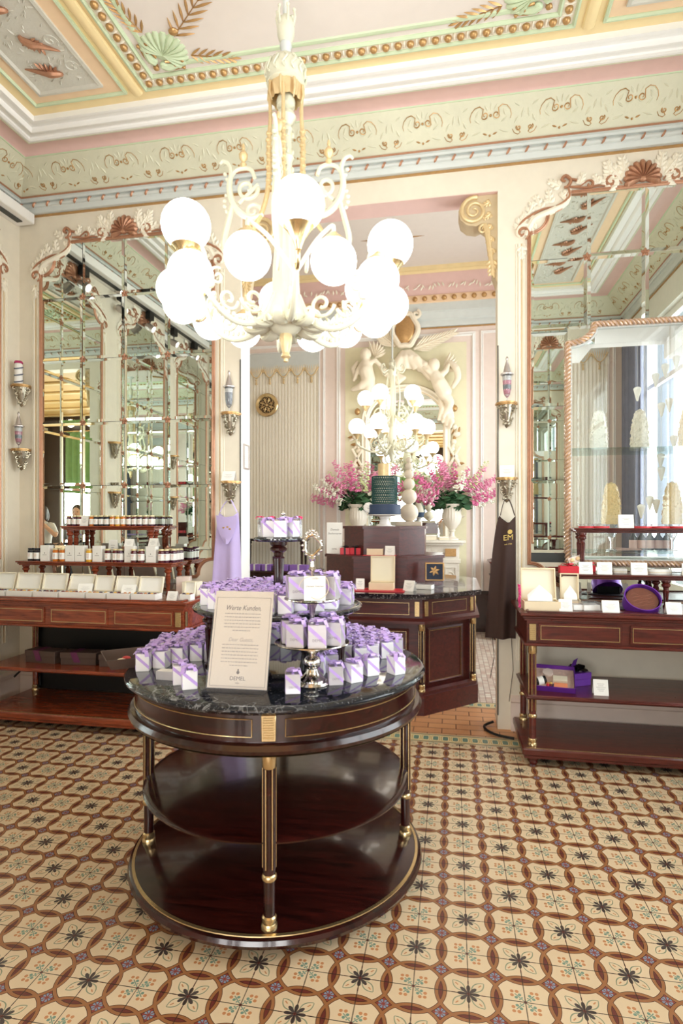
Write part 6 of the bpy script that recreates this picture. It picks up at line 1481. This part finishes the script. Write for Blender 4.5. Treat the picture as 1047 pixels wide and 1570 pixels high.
# side garlands
for s in (-1,1):
    b = MB(MM); g = MB(MM); rr = random.Random(12+s)
    for k in range(15):
        zz_ = 2.75-.10*k; xx = s*(.66+.03*math.sin(k*1.7)); b.sphere((xx, zz_, .04), (.035+.02*rr.random(),.04,.03), 8, 6)
        for q in range(2): leaf(b if q else g, xx, zz_, rr.uniform(0,6.28), .11, .045, .03, .5)
    g.sphere((s*.66,3.0,.04), (.04,.05,.03), 8, 6)
    for a in (.6,-.6): b.tube([(s*.66+.13*math.sin(a), 2.35-.16*math.cos(a), .06),(s*.66-.13*math.sin(a), 2.35+.16*math.cos(a), .06)], .018, 6)
    b.build('garland', stat, t); g.build('gilt_leaf', M_['gold'], t)
# urns with flowers
urn = mat('white_fluted_urn', (236,228,214), .45, var=.04)
up_ = [(0,0),(.085,0),(.085,.02),(.06,.03),(.035,.05),(.028,.10),(.045,.125),(.035,.135),(.06,.16),(.105,.22),(.125,.30),(.115,.36),(.12,.42),(.145,.455),(.15,.47),(.13,.468),(.10,.40),(0,.38)]
UR = []
for i, (u, lb) in enumerate(((549,'white fluted urn of flowers at the left end of the mantel'),(693,'white fluted urn of flowers at the right end of the mantel'))):
    t = thing('stone_urn', lb, 'urn', (X_(u,7.72), 7.74, 1.236)); b = MB(); b.lathe(up_, 40, fl=(.06,.17,.44)); b.build('bowl', urn, t); UR.append(t.location.copy())
pinkf = [mat('pink_blossom', (238,158,190), .6, var=.15, vs_=60), mat('rose_blossom', (224,126,168), .6, var=.15, vs_=60)]; whf = mat('white_blossom', (242,240,222), .6, var=.05); grf = mat('leaf_green', (52,92,56), .5, var=.3, vs_=30); pgf = mat('pale_green_bud', (206,214,160), .6)
def spray_mesh(m, seed, L=.42, n=46):
    rr = random.Random(seed); b = MB()
    b.tube([(0,0,-L*.8),(0,0,0),(.01,0,L)], .004, 5)
    for i in range(n):
        f = i/n; a = rr.uniform(0,6.28); w = .055*(1-f*.7)+.006; z = L*.1+L*.9*f; s = .021*(1-.45*f)*rr.uniform(.8,1.2); c = Vector((w*math.cos(a), w*math.sin(a), z))
        for q in range(4): an = q*PI/2+a; b.sphere(c+Vector((math.cos(an),math.sin(an),.2*math.sin(q)))*s*.6, (s*.6,s*.6,s*.5), 6, 4)
    return b.mesh('flower_spray', m)
sm = [spray_mesh(pinkf[0],1), spray_mesh(pinkf[1],2), spray_mesh(whf,3,.38,40), spray_mesh(pgf,4,.44,34), spray_mesh(whf,5,.30,44)]
def leafb():
    b = MB(); rr = random.Random(8); b.tube([(0,0,-.2),(0,0,.22)], .004, 5)
    for k in range(16):
        M0 = Matrix.Translation((0,0,.02+.013*k)) @ Matrix.Rotation(rr.uniform(0,6.28),4,'Z') @ Matrix.Rotation(rr.uniform(.1,.9),4,'Y'); b.M = M0; leaf(b, 0, 0, 0, .12, .055, 0, .15)
        b.M = None
    return b.mesh('foliage', grf)
fm = leafb()
fr = random.Random(21)
for i, (base, lb) in enumerate(zip(UR, ('bouquet of pink and white stock flowers in the left mantel urn','bouquet of pink and white stock flowers in the right mantel urn'))):
    t = thing('flower_arrangement', lb, 'flowers', (base.x, base.y, base.z+.44))
    for k in range(30):
        an = -1.45+2.9*k/29+fr.uniform(-.12,.12); dep = fr.uniform(-.7,.45); m = sm[(0,1,2,0,3,1,4,0,2,1)[(k*3+i) % 10]]; o = bpy.data.objects.new('flower_spray', m); C.objects.link(o); o.parent = t
        d = Vector((math.sin(an), dep, math.cos(an)*.75+.12)).normalized(); L = fr.uniform(.12,.26)+.10*abs(math.sin(an)); o.location = d*L; o.rotation_mode = 'QUATERNION'; o.rotation_quaternion = d.to_track_quat('Z','Y')
        s = fr.uniform(.75,1.1); o.scale = (s,s,s)
    for k in range(16):
        an = -1.9+3.8*k/15; d = Vector((math.sin(an), fr.uniform(-.8,.2), math.cos(an)*.5+.05)).normalized(); o = bpy.data.objects.new('foliage', fm); C.objects.link(o); o.parent = t; o.location = d*.06; o.rotation_mode = 'QUATERNION'; o.rotation_quaternion = d.to_track_quat('Z','Y')
for i, (u, w, h) in enumerate(((660,.15,.07),(680,.12,.05))):
    t = thing('mantel_box', ['pale box beside the right urn on the mantel, nearer the mirror centre','low pale box touching the right urn on the mantel'][i], 'box', (X_(u,7.68), 7.68+.0*i, 1.236), .1); b = MB(); b.box(-w/2,w/2,-.05,.05,0,h,.003); b.build('carton', M_['cream'], t); b = MB(); b.box(-w/2-.002,w/2+.002,-.052,.052,h-.02,h-.005,.001); b.build('lid_band', M_['paper'], t)
# pierced brass disc on the striped panel
t = thing('pierced_brass_vent', 'round pierced brass ventilation rosette on the left striped panel', 'vent'); MV = WM((X_(409,7.97), Y2-.022, Z_(409,621,7.97)), (1,0,0), (0,0,1), (0,-1,0))
b = MB(MV); b.lathe([(.12,0),(.165,0),(.168,.012),(.155,.024),(.138,.018),(.12,.012)], 48, cap=False); b.build('rim', M_['brass'], t)
b = MB(MV); b.lathe([(0,0),(.14,0),(.14,.004),(0,.004)], 40); b.build('backing', mat('dark_bronze', (66,48,30), .4, .5), t)
b = MB(MV)
for k in range(8): b.tube([(p[0], p[1], .008) for p in spiral(*polar(0,0,.085,k*PI/4),.008,.034,k*PI/4,1.1,14)], .005, 5); leaf(b, *polar(0,0,.02,k*PI/4+.39), k*PI/4+.39, .10, .025, .006, .2)
b.sphere((0,0,.01), (.02,.02,.01), 10, 6); b.build('pierced_rosette', M_['brass'], t)
# rear room side counters
counter(.50, 1.65, 7.45, 7.93, .98, M_['woodR'], 'small mahogany counter in the rear room seen right beside the passage pillar')
t = thing('wire_basket', 'small dark wire basket on the rear counter beside the right passage pillar', 'basket', (.62, 7.6, .981)); b = MB()
for k in range(10): a = k*2*PI/10; b.tube([(.09*math.cos(a),.06*math.sin(a),.003),(.11*math.cos(a),.075*math.sin(a),.07)], .003, 4)
for z, f in ((.004,.09),(.035,.1),(.07,.11)): b.tube([(f*math.cos(a), f*.68*math.sin(a), z) for a in [2*PI*i/20 for i in range(20)]], .004, 5, closed=True)
b.build('wire', M_['dark'], t)
counter(-3.0, -1.78, 7.35, 7.93, .82, M_['wood'], 'dark mahogany counter under the striped panel in the rear room')
etagere(-2.86, -1.95, 7.62, 7.9, .82, 1.24, M_['wood'], 'tall dark riser on the rear counter under the striped panel')
lilb = mat('lilac_gift_paper', (150,110,196), .4)
for i, (u, w) in enumerate(((392,.16),(410,.13),(432,.20),(459,.24))):
    t = thing('lilac_gift_box', 'lilac gift box on the rear counter, '+['partly behind the left passage pillar','second from the left','middle of the row','largest, at the right end'][i], 'gift box', (X_(u,7.5), 7.5, .821)); b = MB(); b.box(-w/2,w/2,-.06,.06,0,.08,.003); b.build('carton', lilb, t); b = MB(); b.box(-.012,.012,-.061,.061,.0,.082); b.build('ribbon', M_['paper'], t)

# ================================================================== INSIDE THE VITRINE
cro = mat('almond_croquant', (226,196,140), .5, var=.3, vs_=70, bump=.8, bs=90); crw = mat('sugared_croquant', (224,216,200), .5, var=.3, vs_=70, bump=.8, bs=90)
def cone(x, y, z, m, lb, h=.30, r=.062, seed=0):
    t = thing('nut_cone', lb, 'confection', (x,y,z)); b = MB(); b.lathe([(0,0),(r,0),(r*.96,h*.2),(r*.86,h*.5),(r*.68,h*.8),(r*.45,h*.94),(0,h)], 24); b.build('cone_body', m, t); b = MB(); rr = random.Random(seed)
    for k in range(170):
        f = rr.random()**.8*.95; a = rr.uniform(0,6.28); q = r*(1-.16*f-.55*f**4); b.sphere((q*math.cos(a), q*math.sin(a), h*f), (.007,.007,.009), 5, 4)
    b.build('nuts', m, t); return t
cone(X_(919,4.52), 4.54, 2.006, crw, 'sugared nut cone on the upper glass shelf, left', seed=1); cone(X_(982,4.52), 4.54, 2.006, crw, 'sugared nut cone on the upper glass shelf, right of the first', seed=2); cone(X_(1056,4.52), 4.54, 2.006, cro, 'golden nut cone on the upper glass shelf at the right picture edge', seed=5)
for u, m, lb, s in ((938,cro,'golden nut cone on a glass goblet, left in the lower vitrine',3),(1032,cro,'golden nut cone on a glass goblet, right in the lower vitrine',4)):
    x = X_(u,4.52)
    t = thing('glass_goblet', 'clear glass goblet under the '+('left' if s == 3 else 'right')+' golden nut cone', 'goblet', (x,4.54,1.276)); b = MB(); b.lathe([(0,0),(.04,0),(.038,.006),(.008,.014),(.007,.07),(.025,.10),(.046,.16),(.05,.19),(.047,.19),(.02,.10),(0,.095)], 24); b.build('glass', glassjar, t)
    cone(x, 4.54, 1.468, m, lb, .31, .066, s)
for k in range(5):
    x = X_(972+13*k,4.6); t = thing('small_bottle', 'small dark bottle with pink label on the vitrine floor, '+['leftmost of five','second from the left of five','middle of five','second from the right of five','rightmost of five'][k], 'bottle', (x, 4.62, 1.276)); b = MB(); b.lathe([(0,0),(.026,0),(.028,.01),(.028,.09),(.012,.115),(.010,.14),(.013,.145),(.013,.155),(0,.155)], 18); b.build('bottle', mat('dark_bottle_glass_%d' % k, (60,70,84), .15), t)
    b = MB(); b.lathe([(.0285,.015),(.029,.015),(.029,.075),(.0285,.075)], 18, cap=False); b.build('pink_label', M_['pink'], t)
t = thing('printed_fan', 'folded pink striped paper lying left of the small bottles in the vitrine', 'paper', (X_(962,4.50), 4.50, 1.277), .2)
b = MB()
for k in range(4): b.loft([[(-.09,-.03+.012*k,.004+.005*k),(.10,-.02+.012*k,0.004+.003*k),(.10,.0+.012*k,.004+.003*k),(-.08,-.0+.012*k,.004+.005*k)],[(-.09,-.03+.012*k,.006+.005*k),(.10,-.02+.012*k,.006+.003*k),(.10,.0+.012*k,.006+.003*k),(-.08,.0+.012*k,.006+.005*k)]])
b.build('sheets', M_['pink'], t)
pc = mat('white_paper_cone', (238,234,226), .6)
for k, (u, v) in enumerate(((977,598),(1005,577),(1020,562),(1037,550),(1014,622),(1026,615),(1033,672),(1013,760-60),(983,778),(1014,720),(996,790-25),(1006,770))):
    Yc = 4.66; x = X_(u,Yc); z = Z_(u,v,Yc); t = thing('hanging_paper_cone', 'white paper cone with rounded cream top hanging in the right part of the vitrine', 'paper cone', (x,Yc,z), 0, 'paper cones hanging in the vitrine')
    b = MB(); b.lathe([(0,-.085),(.006,-.08),(.026,.0),(.026,.004),(0,.004)], 16); b.build('cone', pc, t); b = MB(); b.sphere((0,0,.006), (.028,.028,.018), 14, 8); b.build('cream_top', M_['paper'], t); b = MB(); b.tube([(0,0,.02),(0,0,2.83-z)], .0008, 4); b.build('thread', M_['paper'], t)

# ================================================================== PEOPLE BEHIND THE CAMERA (seen in the mirrors)
skinm = mat('skin', (214,166,140), .5, sub=.05); hairm = mat('dark_brown_hair', (52,36,28), .6, var=.3, vs_=80); shirtw = mat('pale_grey_shirt', (206,204,206), .8); jean = mat('dark_trousers', (52,56,70), .8)
def skin(name, V, Ed, Rr, m, parent, sub=2, root=0):
    me = bpy.data.meshes.new(name); me.from_pydata(V, Ed, []); o = bpy.data.objects.new(name, me); C.objects.link(o); o.parent = parent
    md = o.modifiers.new('s', 'SKIN'); md.use_smooth_shade = True
    for i, r in enumerate(Rr):
        sv = me.skin_vertices[0].data[i]; sv.radius = (r if isinstance(r, tuple) else (r, r)); sv.use_root = (i == root)
    s = o.modifiers.new('u', 'SUBSURF'); s.levels = sub; s.render_levels = sub
    evalmesh(o); o.data.materials.clear(); o.data.materials.append(m)
    for p in o.data.polygons: p.use_smooth = True
    return o
def person(loc, rz, lb, arms, shirt, hair_long):
    """faces local +Y"""
    t = thing('person', lb, 'person', loc, rz)
    V = [(0,0,.95),(0,0,1.08),(0,-.01,1.25),(0,-.01,1.38),(0,0,1.47),(0,.02,1.53),(.10,0,.92),(.11,.02,.50),(.11,0,.09),(.11,.13,.04),(-.10,0,.92),(-.11,.02,.50),(-.11,0,.09),(-.11,.13,.04),(.17,-.01,1.39),(-.17,-.01,1.39)]
    Rr = [(.15,.11),(.13,.09),(.15,.10),(.13,.085),.05,.05,.085,.06,.04,.03,.085,.06,.04,.03,.055,.055]
    Ed = [(0,1),(1,2),(2,3),(3,4),(4,5),(0,6),(6,7),(7,8),(8,9),(0,10),(10,11),(11,12),(12,13),(3,14),(3,15)]
    for s, (el, wr) in zip((14,15), arms):
        n = len(V); V += [el, wr]; Rr += [.042,.03]; Ed += [(s,n),(n,n+1)]
        d = (Vector(wr)-Vector(el)).normalized(); side = d.cross(Vector((0,1,0))).normalized(); pn = len(V); p = Vector(wr)+d*.05; V.append(tuple(p)); Rr.append((.036,.02)); Ed.append((n+1,pn))
        for k, (off, L) in enumerate(((-.03,.055),(-.011,.07),(.009,.075),(.028,.065))):
            m0 = len(V); a = p+side*off+d*.03; c = a+d*L*.5+Vector((0,.012,0)); e = c+d*L*.35+Vector((0,.02,-.008)); V += [tuple(a), tuple(c), tuple(e)]; Rr += [.009,.008,.007]; Ed += [(pn,m0),(m0,m0+1),(m0+1,m0+2)]
        m0 = len(V); a = Vector(wr)+side*.045+d*.03; V += [tuple(a), tuple(a+d*.03+side*.012+Vector((0,.02,0)))]; Rr += [.010,.009]; Ed += [(n+1,m0),(m0,m0+1)]
    skin('body', V, Ed, Rr, skinm, t)
    b = MB(); b.sphere((0,.02,1.62), (.075,.092,.112), 20, 14); b.sphere((0,.035,1.56), (.05,.06,.05), 14, 10); b.sphere((0,.112,1.605), (.012,.018,.02), 8, 6); b.sphere((.076,.01,1.61), (.012,.02,.03), 8, 6); b.sphere((-.076,.01,1.61), (.012,.02,.03), 8, 6); organic(b, 'head', skinm, t, .009, 1)
    for s in (-1,1): b = MB(); b.sphere((s*.030,.100,1.628), (.011,.008,.007), 8, 6); b.build('eye', M_['black'], t)
    b = MB(); b.sphere((0,.104,1.572), (.022,.008,.006), 10, 6); b.build('lips', M_['pink'], t)
    b = MB(); b.sphere((0,-.005,1.655), (.088,.10,.10), 18, 12); 
    if hair_long: b.sphere((0,-.06,1.57), (.085,.06,.13), 16, 10); b.sphere((.07,0,1.58), (.02,.05,.09), 10, 8); b.sphere((-.07,0,1.58), (.02,.05,.09), 10, 8)
    organic(b, 'hair', hairm, t, .012, 1)
    b = MB(); b.loft([[(w*math.cos(a), d*math.sin(a)-.005, z) for a in [2*PI*i/20 for i in range(20)]] for z, w, d in ((.90,.175,.13),(1.0,.165,.12),(1.12,.155,.115),(1.28,.185,.13),(1.38,.20,.115),(1.44,.12,.085),(1.47,.07,.07))]); b.build('shirt', shirt, t)
    for s, (el, wr) in zip((14,15), arms):
        a = Vector(V[s]); e = Vector(el); b = MB(); b.tube([a-Vector((a.x*.3,0,0)), a, a+(e-a)*.45, a+(e-a)*.75], [.06,.068,.060,.058], 12); b.build('sleeve', shirt, t)
    b = MB()
    for s in (-1,1): b.tube([(s*.08,0,.98),(s*.10,0,.88),(s*.11,.02,.5),(s*.11,0,.11)], [.10,.105,.075,.06], 14)
    organic(b, 'trousers', jean, t, .016, 2)
    for s in (-1,1): b = MB(); b.tube([(s*.11,-.05,.035),(s*.11,.05,.04),(s*.11,.15,.03)], [.035,.042,.03], 10); b.build('shoe', M_['black'], t)
    return t
person((-.17,-.33,0), 0, 'person in a pale shirt raising a camera in the doorway, seen only in mirrors', [((.30,.04,1.22),(.10,.19,1.48)),((-.32,.06,1.22),(-.10,.19,1.48))], shirtw, True)
t = thing('photo_camera', 'black camera held up by the person in the doorway', 'camera', (-.17,-.12,1.50)); b = MB(); b.box(-.065,.065,-.03,.01,-.04,.045,.008); b.box(-.02,.02,-.02,.01,.045,.065,.005); b.build('camera_body', M_['black'], t); b = MB(WM((0,.01,0),(1,0,0),(0,0,-1),(0,1,0))); b.lathe([(0,0),(.034,0),(.034,.045),(.030,.05),(0,.046)], 20); b.build('camera_lens', M_['dark'], t)
person((-1.1,.02,0), .3, 'person with dark hair and grey shirt standing left of the doorway, seen only in mirrors', [((.24,.0,1.12),(.24,.10,.88)),((-.24,.0,1.12),(-.22,.12,.90))], mat('grey_shirt', (150,146,146), .8), False)
